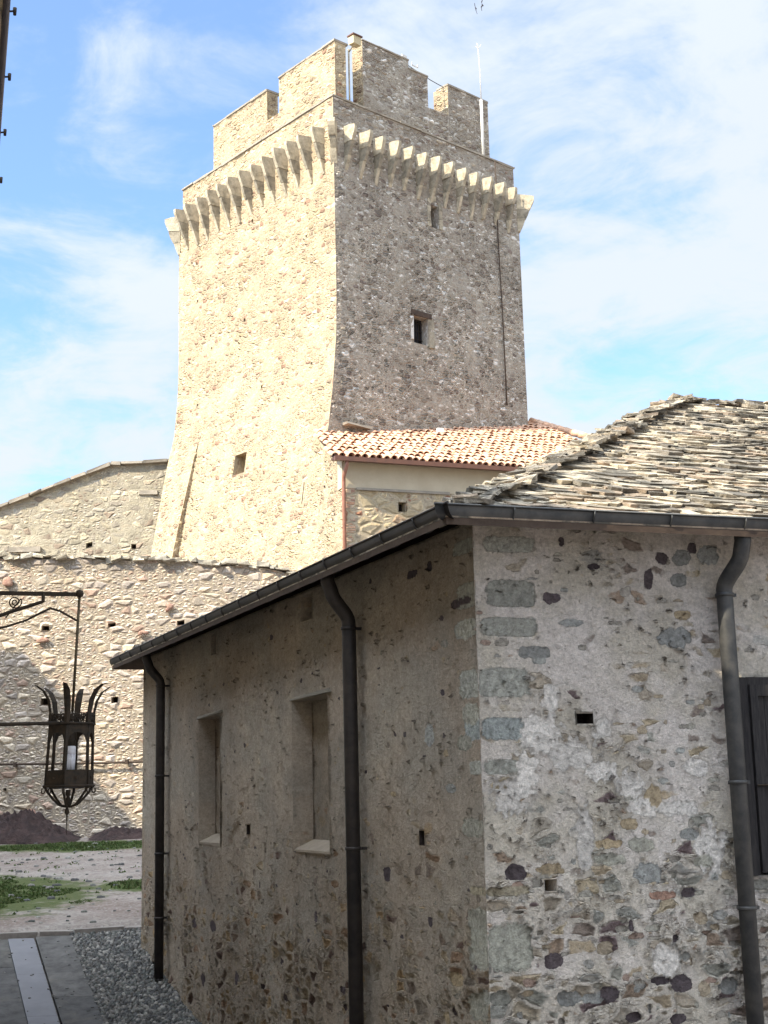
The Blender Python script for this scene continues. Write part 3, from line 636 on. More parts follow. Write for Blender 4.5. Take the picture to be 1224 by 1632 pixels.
# windows of the tower
def tower_pt(s, z, o=0): return T+RT_*s+nRT*o+UP*z
mb = MB()
mb.box(tower_pt(3.13, 13.30, -.02), RT_*.40, nRT*.06, UP*.075, 0, .01); mb.build('lintel', M['fascia'], tower)
mb = MB(); mb.box(tower_pt(2.77, 12.84, .0), RT_*.055, nRT*.03, UP*.34, 0, .012); mb.build('jamb_stone', M['white'], tower)
mb = MB(); mb.box(tower_pt(3.52, 12.80, -.02), RT_*.11, nRT*.045, UP*.44, 0, .02); mb.build('jamb_stone', M['corbel'], tower)
win = None
mb = MB()
for a in (-.24, .24): mb.box(tower_pt(3.13+a, 12.82, -.27), RT_*.03, nRT*.025, UP*.40)
for a in (-.38, .38): mb.box(tower_pt(3.13, 12.82+a, -.27), RT_*.21, nRT*.022, UP*.03)
win = mb.build('window', M['timber'], tower)
mb = MB(); mb.box(tower_pt(3.13, 12.82, -.31), RT_*.25, nRT*.01, UP*.37); mb.build('pane', M['blackhole'], win)
mb = MB()
for a in (-.10, 0, .10): mb.tube([tower_pt(3.13+a, 12.45, -.2), tower_pt(3.13+a, 13.2, -.2)], .012, 6)
for a in (-.2, .05, .28): mb.tube([tower_pt(2.88, 12.82+a, -.215), tower_pt(3.38, 12.82+a, -.215)], .011, 6)
mb.build('grille', M['iron'], win)
mb = MB()   # arched slit surround
for k in range(7):
    a = math.pi*k/6; p = tower_pt(3.81+.23*math.cos(a), 16.74+.23*math.sin(a), .0)
    mb.box(p, (RT_*math.cos(a)+UP*math.sin(a))*.07, (RT_*-math.sin(a)+UP*math.cos(a))*.058, nRT*.04, 0, .01)
for sgn in (-1, 1):
    for k in range(4): mb.box(tower_pt(3.81+sgn*.235, 16.15+k*.16, .0), RT_*.065, nRT*.04, UP*.076, 0, .01)
mb.build('window_surround', M['corbel'], tower)
mb = MB(); pts = [tower_pt(6.42, 18.9, .10), tower_pt(6.43, 17.6, .10), tower_pt(6.44, 16.5, .07), tower_pt(6.50, 14, .07), tower_pt(6.52, 11.2, .07)]
mb.tube(pts, .020, 6); mb.build('conduit', M['fascia'], tower)
mb = MB(); mb.box(tower_pt(.55, 9.60, .10), RT_*.45, nRT*.14, UP*.03, 0, .02); mb.build('drip_ledge', M['coping'], tower)

# things standing on the tower
fl = empty('floodlight', tuple(N+RT_*.62-nRT*.1+UP*19.0), 'small cream floodlight box on a thin pole in the gap of the tower battlement', 'floodlight')
b0 = N+RT_*.62-nRT*.1
mb = MB(); mb.tube([b0+UP*18.56, b0+UP*21.1], .025, 8); mb.tube([b0+UP*21.0, b0+nRT*.18+UP*21.12], .02, 8); mb.build('pole', M['corbel'], fl)
mb = MB(); c_ = b0+nRT*.28+UP*21.22; mb.box(c_, RT_*.15, nRT*.11, UP*.12, 0, .01); mb.build('lamp_housing', plain('cream_metal', (.56, .47, .30), (.5, .42, .27), 4, .6, 0), fl)
mb = MB(); mb.box(c_+UP*.15, RT_*.18, nRT*.14, UP*.02); mb.build('hood', M['brownmetal'], fl)
am = empty('antenna_mast', (3.27, 40.6, 18.95), 'thin white whip antenna mast rising from the right end of the tower parapet', 'antenna')
mb = MB(); b1 = Vector((3.33, 40.45, 0)); mb.tube([b1+UP*18.95, b1+UP*21.05], .045, 8); mb.build('base_tube', M['white'], am)
mb = MB(); mb.tube([b1+UP*21.05, b1+UP*22.0, b1+UP*22.95+Vector((-.04, 0, 0))], [.022, .014, .008], 6)
for k in range(3): a = 2*math.pi*k/3; mb.tube([b1+UP*22.78+Vector((-.03, 0, 0)), b1+UP*22.92+Vector((math.cos(a)*.10-.03, math.sin(a)*.12, 0))], .008, 5)
mb.build('whip', M['white'], am)
for (s_, zb, zt, lab, sq) in ((2.98, 21.2, 21.66, 'small pale square panel antenna on the stepped merlon of the tower', 1), (3.42, 21.2, 21.62, 'tiny twin armed pale aerial on the tower merlon right of the panel antenna', 0)):
    b2 = N+RT_*s_-nRT*.25; e_ = empty('small_antenna', tuple(b2+UP*zb), lab, 'antenna')
    mb = MB(); mb.tube([b2+UP*zb, b2+UP*zt], .014, 6); mb.build('pole', M['white'], e_)
    mb = MB()
    if sq: mb.box(b2+UP*(zt+.05), RT_*.10, nRT*.02, UP*.12)
    else:
        mb.box(b2+UP*zt, RT_*.12, nRT*.012, UP*.012)
        for k in (-1, 1): mb.box(b2+UP*(zt+.04)+RT_*(.12*k), RT_*.012, nRT*.012, UP*.06)
    mb.build('panel', M['white'], e_)
mb = MB(); p1 = N+RT_*2.9-nRT*.2+UP*21.55; p2 = N+RT_*6.3-nRT*.2+UP*21.42
mb.tube([p1.lerp(p2, t/12)-UP*(.18*math.sin(math.pi*t/12)) for t in range(13)], .012, 5)
tag(mb.build('cable', M['iron']), 'thin dark cable strung across the gap between two tower merlons', 'cable')

# ================================================================== TILED BUILDING beside the tower
E = Vector((-1.068, 33.5, 0)); TD = azd(69); TN = azd(159); TI = azd(-21)
hb = empty('tiled_building', (1.5, 35.5, -.7), 'low stone building with cream band and terracotta tile roof against the tower foot', 'building')
ZE = 8.117
W0 = E+TI*.30+TD*.22
mb = MB(); zt = frange(3.0, 7.40, .045)
hh = [(.33-.22-.07, .33-.22+.08, 6.91, 7.05, .3, 1), (1.75-.22-.1, 1.75-.22+.1, 6.88, 7.12, .3, 1), (.9, 1.02, 5.7, 5.8, .2, 1)]
mb.patch(lambda u, z: W0+TD*u+UP*z, frange(.0, 7.5, .05), zt, 0, hh, TI, lambda u, v: (u, v), 1)
TG = azd(-13)
gzz = lambda u, v: 3+v*(5.1+.42*u)
mb.patch(lambda u, v: W0.lerp(T+nLT*(oL(gzz(u, v))+.02), u/2)+UP*gzz(u, v), frange(0, 2.0, .07), frange(0, 1, .0125), 2, uv=lambda u, v: (-u, gzz(u, v)))
mb.build('stone_wall', [M['housewall'], M['void'], M['tower']], hb, weld=True, sharp=40)
mb = MB()
mb.box(W0+TD*3.72+TI*.15+UP*7.76, TD*3.77, TI*.17, UP*.36)
mb.build('rendered_band', M['plaster'], hb)
mb = MB(); mb.patch(lambda u, z: W0-TN*-.012+TD*(u)+UP*z, frange(-.01, .28, .04), zt, 0, uv=lambda u, v: (u+3, v)); mb.patch(lambda u, z: W0+TN*.012-TD*.01+TG*u+UP*z, frange(0, .35, .04), zt, 0, uv=lambda u, v: (-u+3, v))
mb.build('corner_quoins', M['brick'], hb, weld=True, sharp=40)
mb = MB(); mb.box(W0+TD*1.55+TN*.02+UP*7.39, TD*1.25, TN*.05, UP*.03, 0, .01); mb.build('string_course', M['coping'], hb)
# roof deck and half-round tiles
mb = MB(); PK = .5
def rp(s, t, dz=0): return E+TD*s+TI*t+UP*(ZE+PK*t+dz)
mb.prism([rp(-.12, 0, -.10), rp(5.9, 0, -.10), rp(5.9, 5.0, -.10), rp(.22, 2.3, -.10)], (0, 0, .06)); mb.build('roof', M['fascia'], hb)
mb = MB(); slope = (TI+UP*PK).normalized(); sn = (UP-TI*PK).normalized()
def roof_ok(p): # right hip line from (4.6,41.8) to (5.7,41.1) and on
    return (p.x-4.593)*.73+(p.y-41.822)*1.07 < 0
col = -.10
while col < 8.6:
    t = -.05; k = 0
    while t < 6.4:
        p0 = rp(col, t, .02); 
        jx = random.uniform(-.024, .024); jz = random.uniform(-.012, .018)+.02*mnoise.noise(Vector((col, t, 5))); sk = random.uniform(-.04, .04)
        mid = p0+slope*.2
        inside = (mid-T).dot(nRT) < -.35 and (mid-T).dot(RT_) < 7.2
        if roof_ok(mid) and not inside and (mid-E).dot(TD) > -.16+.13*(mid-E).dot(TI):
            ra, rb = .090, .074; rings = []
            for (q, r, lift) in ((0, ra, .028), (.42, rb, .0)):
                c = p0+slope*q+TD*(jx+sk*q)+sn*(lift+jz-.02)
                for rr in (r, r-.014):
                    rings.append([mb.bm.verts.new(c+TD*(rr*math.cos(a))+sn*(rr*math.sin(a))) for a in [math.pi*i/6 for i in range(7)]])
            o0, i0, o1, i1 = rings
            for i in range(6):
                mb.face([o0[i], o0[i+1], o1[i+1], o1[i]], 0, True); mb.face([i0[i+1], i0[i], i1[i], i1[i+1]], 0, True); mb.face([o0[i+1], o0[i], i0[i], i0[i+1]], 0); 
            c = rp(col+.095, t, .0)+sn*(-.012+jz); rings = []   # pan tile
            for (q, lift) in ((0.03, .02), (.42, 0)):
                rings.append([mb.bm.verts.new(c+slope*q+sn*lift+TD*(.07*math.cos(a))-sn*(.05*math.sin(a)-.05)) for a in [math.pi*i/4 for i in range(5)]])
            for i in range(4): mb.face([rings[0][i+1], rings[0][i], rings[1][i], rings[1][i+1]], 0, True)
        t += .33; k += 1
    col += .192
mb.build('roof_tiles', M['tile'], hb, sharp='keep')
mb = MB()
for k in range(8):   # hip tiles along the right edge
    a = Vector((4.55, 41.85, 11.10)).lerp(Vector((5.9, 40.95, 10.40)), k/7.); b = Vector((4.55, 41.85, 11.10)).lerp(Vector((5.9, 40.95, 10.40)), (k+1.2)/7.)
    mb.tube([a, b], [.11, .09], 10)
mb.build('ridge_tiles', M['tile'], hb)
mb = MB(); mb.box(rp(2.9, -.10, -.03), TD*3.05, TI*.06, UP*.055, 0); mb.box(rp(2.9, .05, -.09), TD*3.05, TI*.12, UP*.02, 0); gt = mb.build('gutter', M['brownmetal'], hb)
mb = MB(); q0 = E+TD*.18+TN*.08
mb.tube([q0+UP*8.02, q0+UP*7.9, q0+TI*.26+UP*7.66, q0+TI*.28+UP*7.5, q0+TI*.28+UP*3.2], .048, 10); mb.build('downpipe', plain('terracotta_painted_pipe', (.34, .16, .11), (.28, .13, .09), 5, .5, 0), hb)
mb = MB(); mb.box(rp(4.1, 3.2, .14), TD*.09, TI*.06, UP*.06, 0); mb.build('flue_box', M['white'], hb)

# ================================================================== CURTAIN WALL of the courtyard
ct = lerp_tab
def ctop(x): return lerp_tab([(-14, 5.25), (-8.3, 5.20), (-4.7, 5.05), (-2.9, 4.86), (-1.5, 4.62), (6, 4.4)], x)+.07*mnoise.noise(Vector((x*1.3, 0, 0)))+.045*mnoise.noise(Vector((x*4.1, 0, 3)))
cw = empty('courtyard_wall', (-4, 30.5, -.8), 'long high rubble stone wall closing the far side of the courtyard', 'wall')
mb = MB()
def cz(v, x): return -1.3+(ctop(x)+1.3)*v
def cpos(u, v):
    z = cz(v, u); bat = .10*max(0, (.85-z))/2
    return Vector((u, 30-bat, z))
hs = []
for (x, z, a, b) in ((-7.29, 3.66, .085, .05), (-5.87, 3.69, .085, .04), (-7.28, 2.10, .08, .07), (-5.79, 2.10, .072, .065), (-4.35, 2.2, .08, .07), (-4.4, 3.7, .08, .05), (-8.05, .30, .035, .03), (-8.7, 3.7, .08, .05), (-8.75, 2.1, .08, .07)):
    v0 = (z-b+1.3)/(ctop(x)+1.3); v1 = (z+b+1.3)/(ctop(x)+1.3); hs.append((x-a, x+a, v0, v1, .3, 1))
mb.patch(cpos, [-14, -12, -10]+frange(-9.5, 1, .04)+[3, 6], frange(0, 1, .0062), 0, hs, Vector((0, 1, 0)), lambda u, v: (u, cz(v, u)), 1)
mb.patch(lambda u, v: Vector((u, 30+v, ctop(u))), [-14, -12, -10]+frange(-9.5, 1, .04)+[3, 6], frange(0, 1.1, .1), 0, uv=lambda u, v: (u, 30+v))
mb.patch(lambda u, v: Vector((u, 31.1, cz(v, u))), frange(-14, 6, 1), frange(0, 1, .1), 0, uv=lambda u, v: (u+9, cz(v, u)))
mb.build('masonry', [M['curtain'], M['void']], cw, weld=True, sharp=50)
mb = MB(); x = -10.
while x < 1.2:   # ragged flat cap stones
    wd = random.uniform(.10, .30); th = random.uniform(.02, .05)
    for yy in (30.05, 30.4, 30.8):
        mb.box((x+wd/2+random.uniform(-.05, .05), yy+random.uniform(-.05, .08), ctop(x)+th*.6+random.uniform(-.02, .05)), (wd/2, random.uniform(-.03, .03), random.uniform(-.02, .02)), (0, .17, 0), (0, 0, th), 0, .025)
    x += wd*.95
mb.build('cap_stones', island_mat('pale_cap_stone', [(.46, .41, .33), (.38, .34, .27), (.50, .45, .36), (.33, .30, .25)], .95, 8, .8, .02), cw)
mb = MB(); mb.tube([Vector((x, 29.88+.01*math.sin(x*2), .80+.012*math.sin(x*1.3))) for x in frange(-14, 4, .5)], .024, 8)
for x in frange(-9, -2, 1.2): mb.box((x, 29.92, .80), (.03, 0, 0), (0, .07, 0), (0, 0, .05))
tag(mb.build('wall_conduit', M['fascia']), 'grey brown conduit running level across the lower courtyard wall behind the lantern', 'pipe')
def wall_stone(mb, x, z, rx, rz, y=29.97, irr=.3): mb.blob(Vector((x, y-.01, z)), Vector((1, 0, 0)), UP, Vector((0, -1, 0)), rx, rz, .045, 0, irr, 12, 2.8)
mb = MB()
for x, z, a, b in ((-4.64, 4.04, .09, .08), (-3.63, 3.78, .1, .08), (-8.11, 4.67, .13, .09), (-7.34, 3.40, .13, .06), (-7.5, -.2, .14, .07), (-5.2, 3.5, .09, .05)): wall_stone(mb, x, z, a, b)
mb.build('red_stones', plain('red_sandstone', (.34, .19, .15), (.42, .28, .21), 12, .95, .6, .02), cw)

# ================================================================== UPPER WALL behind, left of the tower
uw = empty('upper_wall', (-10, 44.3, 3), 'higher rubble wall with a sloping top meeting the left edge of the tower', 'wall')
def utop(x): return lerp_tab([(-18, 6.9), (-12.2, 9.22), (-8.7, 10.52), (-5, 10.62)], x)
uz = lambda v, x: 3+(utop(x)-3)*v
def uh2(x, z, a, b, d): return (x-a, x+a, (z-b-3)/(utop(x)-3), (z+b-3)/(utop(x)-3), d, 1)
mb = MB()
mb.patch(lambda u, v: Vector((u, 44, uz(v, u))), [-18, -16]+frange(-14, -5, .07), frange(0, 1, .01), 0, [uh2(-11.38, 7.70, .36, .10, .4), uh2(-9.36, 7.98, .10, .075, .3), uh2(-7.95, 7.89, .08, .08, .3)], Vector((0, 1, 0)), lambda u, v: (u, uz(v, u)), 1)
mb.patch(lambda u, v: Vector((u, 44+v, utop(u))), frange(-18, -5, .1), frange(0, .8, .2), 0, uv=lambda u, v: (u, 50+v))
mb.build('masonry', [M['gablewall'], M['void']], uw, weld=True, sharp=50)
mb = MB(); x = -14.
while x < -5.4:
    wd = random.uniform(.3, .8); z0, z1 = utop(x), utop(x+wd); u = Vector((wd, 0, z1-z0))/2
    mb.box((x+wd/2, 44.3, (z0+z1)/2+.05), u*.97, (0, .50, 0), (0, 0, random.uniform(.035, .06)), 0, .02); x += wd
mb.build('cap_stones', M['coping'], uw)
mb = MB(); mb.box((-11.38, 43.98, 7.87), (.5, 0, 0), (0, .09, 0), (0, 0, .075), 0, .02); mb.box((-7.49, 43.97, 9.62), (.3, 0, 0), (0, .03, 0), (0, 0, .07), 0, .02); mb.build('lintel', M['coping'], uw)

# ================================================================== NEAR STONE HOUSE
C = Vector((.525, 8.3, 0)); NL_ = azd(-22.65); NR_ = azd(70.64); nL = azd(-112.65); nR = azd(160.64)
near = empty('stone_house', (.525, 8.3, -3.3), 'near stone house with slab roof, dark gutters and three downpipes filling the lower right', 'house')
LL = 8.68; RL = 9.0; ZB = -4.3; ZT = 1.60
nw = MB()
def wl(s, z, o=0): return C+NL_*s+nL*o+UP*z
def wr(s, z, o=0): return C+NR_*s+nR*o+UP*z
zn = [ZB, -3.6, -3.0]+frange(-2.6, ZT, .0115)
lh = [(2.56, 3.39, -.42, .75, .17, 0, .0), (5.49, 6.25, -.42, .77, .17, 0, .0),
      (5.62, 5.80, 1.36, 1.56, .3, 1), (2.88, 3.13, 1.36, 1.56, .3, 1),
      (.84, .92, -.32, -.23, .12, 1), (4.55, 4.65, -.31, -.23, .1, 1)]
def splay(u, z): return wl(u, z)
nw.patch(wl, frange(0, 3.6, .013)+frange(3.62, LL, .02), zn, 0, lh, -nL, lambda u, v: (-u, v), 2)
rh = [(.63, .74, .385, .445, .14, 1), (.37, .45, -.575, -.505, .16, 1), (1.755, 2.755, -.54, .66, .25, 1)]
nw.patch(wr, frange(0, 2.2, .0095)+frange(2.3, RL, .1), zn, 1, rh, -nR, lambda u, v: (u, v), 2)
BL = C+NL_*LL; BR = C+NR_*RL
nw.patch(lambda u, z: BL+NR_*u+UP*z, frange(0, RL, .3), [ZB, -2]+frange(-1.8, ZT, .1), 0, uv=lambda u, v: (-8.7-u, v))
nw.patch(lambda u, z: BR+NL_*u+UP*z, frange(0, LL, .3), [ZB, -2]+frange(-1.8, ZT, .1), 0, uv=lambda u, v: (9+u, v))
M_l = nw.build('wall', [M['near_left'], M['near_right'], M['void']], near, weld=True, sharp=50)
# worked and coloured stones, patches of pale plaster: all lie in the wall face
RS = [('q', .24, 1.16, .164, .084), ('q', .22, .96, .19, .059), ('q', .17, .63, .166, .089), ('qb', .15, .36, .135, .068), ('q', .13, .14, .114, .044), ('ql', .14, -.87, .139, .136), ('q', .07, -1.14, .071, .045), ('q', .24, 1.46, .18, .05), ('qo', .14, -.56, .138, .028),
 ('d', .59, 1.49, .023, .036), ('d', .80, 1.34, .048, .021), ('d', 1.28, 1.41, .047, .041), ('d', 1.50, 1.48, .039, .037), ('d', 1.18, 1.28, .035, .072), ('d', .51, 1.14, .064, .035), ('b', 1.42, 1.41, .067, .054), ('b', 1.62, 1.44, .087, .064), ('b', 1.39, 1.27, .062, .049), ('b', 1.34, .91, .125, .068), ('b', .63, .99, .085, .024), ('o', 1.40, 1.05, .069, .033), ('b', .37, .81, .126, .038),
 ('d', .19, -.46, .073, .05), ('b', 1.05, -.50, .093, .068), ('d', 1.31, -.62, .058, .03), ('r', 1.14, -.63, .095, .028), ('d', .41, -.96, .07, .047), ('b', .63, -.99, .034, .026), ('d', .75, -1.16, .068, .05), ('d', 1.23, -1.14, .068, .056), ('d', 1.09, -1.11, .073, .023), ('b', 1.55, -1.17, .082, .049), ('d', .90, -1.30, .047, .031), ('d', 1.19, -1.33, .057, .031), ('o', .42, -.45, .09, .036), ('o', 1.38, -.77, .05, .041), ('o', 1.13, -.05, .06, .072), ('p', 1.14, -1.0, .086, .084), ('o', .74, -.91, .055, .039), ('b', .48, -1.17, .082, .045), ('o', 1.38, -1.18, .042, .05), ('r', 1.42, -1.13, .044, .015), ('b', 1.53, -.76, .054, .027), ('o', 1.48, -.83, .032, .023), ('r', .96, -.85, .055, .022), ('q2', 1.44, -.44, .077, .041), ('o', 1.59, -.53, .042, .031), ('o', .80, -.32, .093, .029), ('o', .95, -.21, .061, .035), ('q2', .81, -.41, .107, .039), ('q2', 1.01, -.33, .087, .044), ('o', .37, -.88, .033, .015), ('b', 1.35, -.28, .068, .035), ('d', 1.20, -.88, .023, .021), ('d', .92, -.79, .019, .034), ('r', 1.81, -.86, .032, .02), ('q2', .64, -.60, .05, .019), ('b', .68, -1.18, .103, .034),
 ('p', .40, .33, .128, .109), ('p', .29, .11, .06, .107), ('p', .18, -.03, .103, .086), ('p', .60, .20, .13, .08), ('p', .80, .36, .067, .055), ('p', .47, .53, .05, .066), ('p', .64, -.29, .05, .196), ('p', 1.06, -.11, .11, .053), ('p', 1.28, -.13, .133, .041), ('p', 1.48, -.36, .10, .14), ('p', .97, .02, .09, .072), ('p', 1.43, .11, .079, .048), ('p', .78, .10, .087, .053)]
LS = [('d', 1.49, -.52, .07, .05), ('d', .93, 1.41, .09, .03), ('d', .65, 1.42, .04, .036), ('b', .48, .91, .05, .023), ('b', .73, .36, .06, .08), ('o', .50, .24, .04, .025), ('d', 2.93, -.89, .035, .045), ('d', .82, -.78, .04, .035), ('d', 3.95, 1.33, .05, .025), ('d', 5.76, -1.16, .10, .055), ('d', 6.39, -1.17, .08, .05), ('d', 6.12, -1.67, .07, .06), ('d', 3.61, -1.55, .06, .03), ('d', 5.01, -1.55, .06, .06), ('d', .47, -1.26, .04, .03), ('q2', .23, .29, .12, .05), ('d', .21, 1.13, .15, .03), ('d', 5.39, 1.05, .03, .02), ('d', 3.18, .90, .03, .02), ('d', 4.73, .46, .03, .02), ('o', 1.34, 0, .06, .02), ('o', .44, -1.08, .09, .04), ('o', .59, -1.32, .07, .04), ('b', .45, .03, .07, .03), ('d', 2.12, .62, .02, .014), ('d', .51, 1.07, .03, .015),
 ('q2', .14, .96, .15, .06), ('q2', .12, .45, .13, .07), ('q2', .16, -.2, .16, .06), ('q2', .13, -.72, .14, .07), ('q2', .15, -1.2, .14, .08)]

for (k_, s_q, z_q, a_q, b_q) in [q for q in RS[:9]]: LS.append((k_, a_q*.8, z_q, a_q*.85, b_q*.95))
CK = {'q': (.345, .35, .315), 'qb': (.30, .335, .335), 'ql': (.36, .36, .31), 'qo': (.42, .37, .27), 'q2': (.35, .345, .295), 'p': (.64, .605, .57), 'd': (.10, .082, .088), 'b': (.28, .29, .285), 'o': (.42, .33, .21), 'r': (.33, .19, .14)}
rs = random.Random(11)
for _ in range(300):
    z = rs.uniform(-2.4, 1.5); lo = z < -.1
    if not lo and rs.random() < .35: continue
    RS.append((rs.choice(['b2', 'b', 'o', 'o', 'q2', 'q2', 'qb', 'r', 'b2', 'b2', 'b2', 'b2', 'p2', 'p2', 'p2']), rs.uniform(.03, 2.15), z, rs.uniform(.012, .05), rs.uniform(.008, .026)))
for _ in range(700):
    s_ = rs.uniform(.05, 8.5); z = 1.5-4.1*rs.random()**.75; f = 1.0 if z < -.6 else .7
    LS.append((rs.choice(['d', 'd', 'd2', 'b2', 'o2', 'o2', 'b2', 'b2', 'r2', 'd2']), s_, z, rs.uniform(.012, .045)*f, rs.uniform(.008, .03)*f))
CK.update({'b2': (.30, .285, .25), 'p2': (.46, .43, .39), 'd2': (.14, .11, .10), 'o2': (.38, .30, .20), 'r2': (.29, .20, .15)})
def paint(me, loc):
    n = len(me.vertices); dat = [0.0]*(4*n); cell = .25; G = ({}, {})
    for gi, lst in ((0, LS), (1, RS)):
        for q in lst:
            k, s, z, a, b = q
            j = rs.uniform(.8, 1.2); mixk = .16 if (a > .055 or k == 'p') else .45
            c = tuple(x*j*(1-mixk)+m_*mixk if k != 'd' else x*j for x, m_ in zip(CK[k], (.42, .38, .335) if gi else (.33, .285, .22))); sq = k in ('q', 'qb', 'ql', 'qo') and a > .09
            big = 1.9 if k == 'p' else 1.3
            it = (s, z, a, b, c, 5.0 if sq else 2.2, .06 if sq else (.75 if k == 'p' else .34), rs.uniform(0, 99))
            for i in range(int((s-a*big)//cell), int((s+a*big)//cell)+1):
                for jx in range(int((z-b*big)//cell), int((z+b*big)//cell)+1): G[gi].setdefault((i, jx), []).append(it)
    for v in me.vertices:
        p = v.co+loc-C; z = p.z
        if z < -3.1: continue
        dl = p.dot(nL); dr = p.dot(nR); sr = p.dot(NR_); s_ = p.dot(NL_)
        if abs(dr) < .004 and sr < 2.3 and sr > -.002: gi, s = 1, sr
        elif abs(dl) < .004: gi, s = 0, s_
        else: continue
        L = G[gi].get((int(s//cell), int(z//cell)))
        if not L: continue
        best = 0; bc = None
        for (cs, cz_, a, b, c, pw, irr, sd) in L:
            dx = abs(s-cs)/a; dy = abs(z-cz_)/b
            if dx > 2.1 or dy > 2.1: continue
            f = (dx**pw+dy**pw)**(1/pw)+irr*1.5*mnoise.noise(Vector((s*(3.2/a if a > .08 else 14), z*(2.2/b if b > .08 else 14), sd)))*(.45 if a > .06 else .6)+irr*.5*mnoise.noise(Vector((s*30, z*30, sd)))
            cov = max(0, min(1, (1.12-f)/.30)) if irr < .7 else max(0, min(1, (1.45-f)/.6))
            if cov > best: best, bc = cov, c
        if bc: i = v.index*4; dat[i], dat[i+1], dat[i+2], dat[i+3] = bc[0], bc[1], bc[2], best
    at = me.attributes.new('spot', 'FLOAT_COLOR', 'POINT'); at.data.foreach_set('color', dat)
paint(M_l.data, near.location)
# niches: lintel slabs and sloping sills
for (a, b, zt_) in ((2.56, 3.39, .75), (5.49, 6.25, .77)):
    mb = MB(); mb.box(wl((a+b)/2, zt_+.022, -.05), NL_*((b-a)/2+.06), nL*.052, UP*.014, 0, .014); mb.build('niche_lintel', plain('brown_grey_lintel_stone', (.26, .24, .20), (.20, .185, .16), 7, .9, .6, .01), near)
    mb = MB(); p = [wl(a+.004, -.425, -.008), wl(a+.004, -.425, -.165), wl(a+.004, -.335, -.165), wl(a+.004, -.405, -.008)]
    mb.prism(p, NL_*(b-a-.008)); mb.build('niche_sill', plain('pale_sill_mortar', (.33, .28, .22), (.26, .22, .175), 9, .95, .5, .01), near)
# roof
E0 = C+(nL+nR)*.29; PIT = .485; ZR = 1.555
LE = LL+.29*2; HALF = LE/2
mb = MB()
A0 = E0+UP*ZR; A1 = E0+NL_*LE+UP*ZR; A2 = E0+NR_*(RL+.6)+UP*ZR
def inn(A, t): return A+UP*PIT*t
PKT = E0-nL*HALF-nR*HALF; PKT = E0+NL_*HALF+NR_*HALF*1.0+UP*(ZR+PIT*HALF)
PK2 = E0+NL_*HALF+NR_*(RL+.6)+UP*(ZR+PIT*HALF); A3 = E0+NL_*LE+NR_*(RL+.6)+UP*ZR
for f in ((A0, A1, PKT), (A0, PKT, PK2, A2), (A1, A3, PK2, PKT)):
    mb.prism([Vector(p)-UP*.012 for p in f], (0, 0, -.04), 0); mb.prism([Vector(p)-UP*.010 for p in f], (0, 0, .010), 1)
roof = mb.build('roof', [M['fascia'], M['slab']], near)
mb = MB()
def slabs(P0, U, I, s_rng, tmax, pitch, lift=.045, tk=1.0):
    I3 = (I+UP*pitch).normalized(); n = U.cross(I3).normalized(); n = n if n.z > 0 else -n
    t = .05; row = 0
    while t < tmax:
        a, b = s_rng(t); s = a-.12+random.uniform(-.1, .0)
        rowz = random.uniform(-.006, .006)
        while s < b+.05:
            wd = random.choice([.07, .10, .14, .19, .25, .32, .42])*random.uniform(.75, 1.25); th = random.uniform(.007, .016)*(.4+.6*tk)
            dp = random.uniform(.18, .28); tj = random.uniform(-.028, .028)+.02*mnoise.noise(Vector((s*.7, row*3.1, 8)))
            if row == 0: tj = random.uniform(-.03, .01)
            tilt = random.uniform(.08, .15)*tk; rz = random.uniform(-.06, .06)
            o = P0+U*(s+wd/2)+(I+UP*pitch)*(t+tj)+n*(lift+rowz+random.uniform(-.008, .010)+.02*mnoise.noise(Vector((s*.9, t*.9, 3)))-.03*max(0, 1-(s-a)/.5))
            dI = (I3-n*tilt*-0).normalized()
            dI = (I3*math.cos(tilt)-n*math.sin(tilt)).normalized(); dU = (U+dI*rz+n*random.uniform(-.03, .03)).normalized(); nn = dU.cross(dI); nn = nn if nn.z > 0 else -nn
            e = min(.07, wd*.3); j = lambda q=.03: random.uniform(-q, q)
            pts = [(-wd/2+e+j(), j()), (j(.05), j(.018)), (wd/2-e+j(), j()), (wd/2+j(.01), e*.8+j()), (wd/2, dp), (-wd/2, dp), (-wd/2+j(.01), e*.8+j())]
            top = [mb.bm.verts.new(o+dU*x+dI*y+nn*(th+j(.004))) for x, y in pts]; bot = [mb.bm.verts.new(o+dU*x+dI*(y+.012)-nn*th) for x, y in pts]
            k = len(pts); mb.face(top); mb.face(bot[::-1])
            for i in range(k): mb.face([top[i], bot[i], bot[(i+1) % k], top[(i+1) % k]])
            s += wd*random.uniform(.86, 1.08)
        t += random.uniform(.056, .074); row += 1
slabs(A0, NR_, -nR, lambda t: (max(0, t)+.16, RL+.6), HALF-.20, PIT)
slabs(A0, NL_, -nL, lambda t: (max(0, t)+.30, LE-max(0, t)-.2), HALF-.35, PIT, -.012, .12)
slabs(A1+NR_*0, NR_, NL_*-1, lambda t: (max(0, t)+.2, RL+.6), HALF-.32, PIT)
for k in range(190):    # small overlapping slabs along the hip and the ridge
    f = .03+k/196.; hp = A0.lerp(PKT, f)+UP*(.028+random.uniform(-.008, .008)); d = (PKT-A0).normalized(); sd = d.cross(UP).normalized(); an = random.uniform(-1.4, 1.4)
    dd = (d*math.cos(an)+sd*math.sin(an)).normalized(); d2 = dd.cross(UP).normalized()
    mb.box(hp+sd*random.uniform(-.03, .16)-UP*.0, dd*random.uniform(.04, .08), d2*random.uniform(.04, .08), UP*random.uniform(.006, .012), 0, .012)
for k in range(90):
    hp = PKT+NR_*(k*.062+.05)+UP*(.030+random.uniform(-.012, .012)); mb.box(hp, NR_*random.uniform(.04, .08), nR*random.uniform(.05, .10)+UP*random.uniform(-.02, .02), UP*random.uniform(.008, .016), 0, .018)
mb.build('roof_slabs', M['slab'], near, sharp='keep')
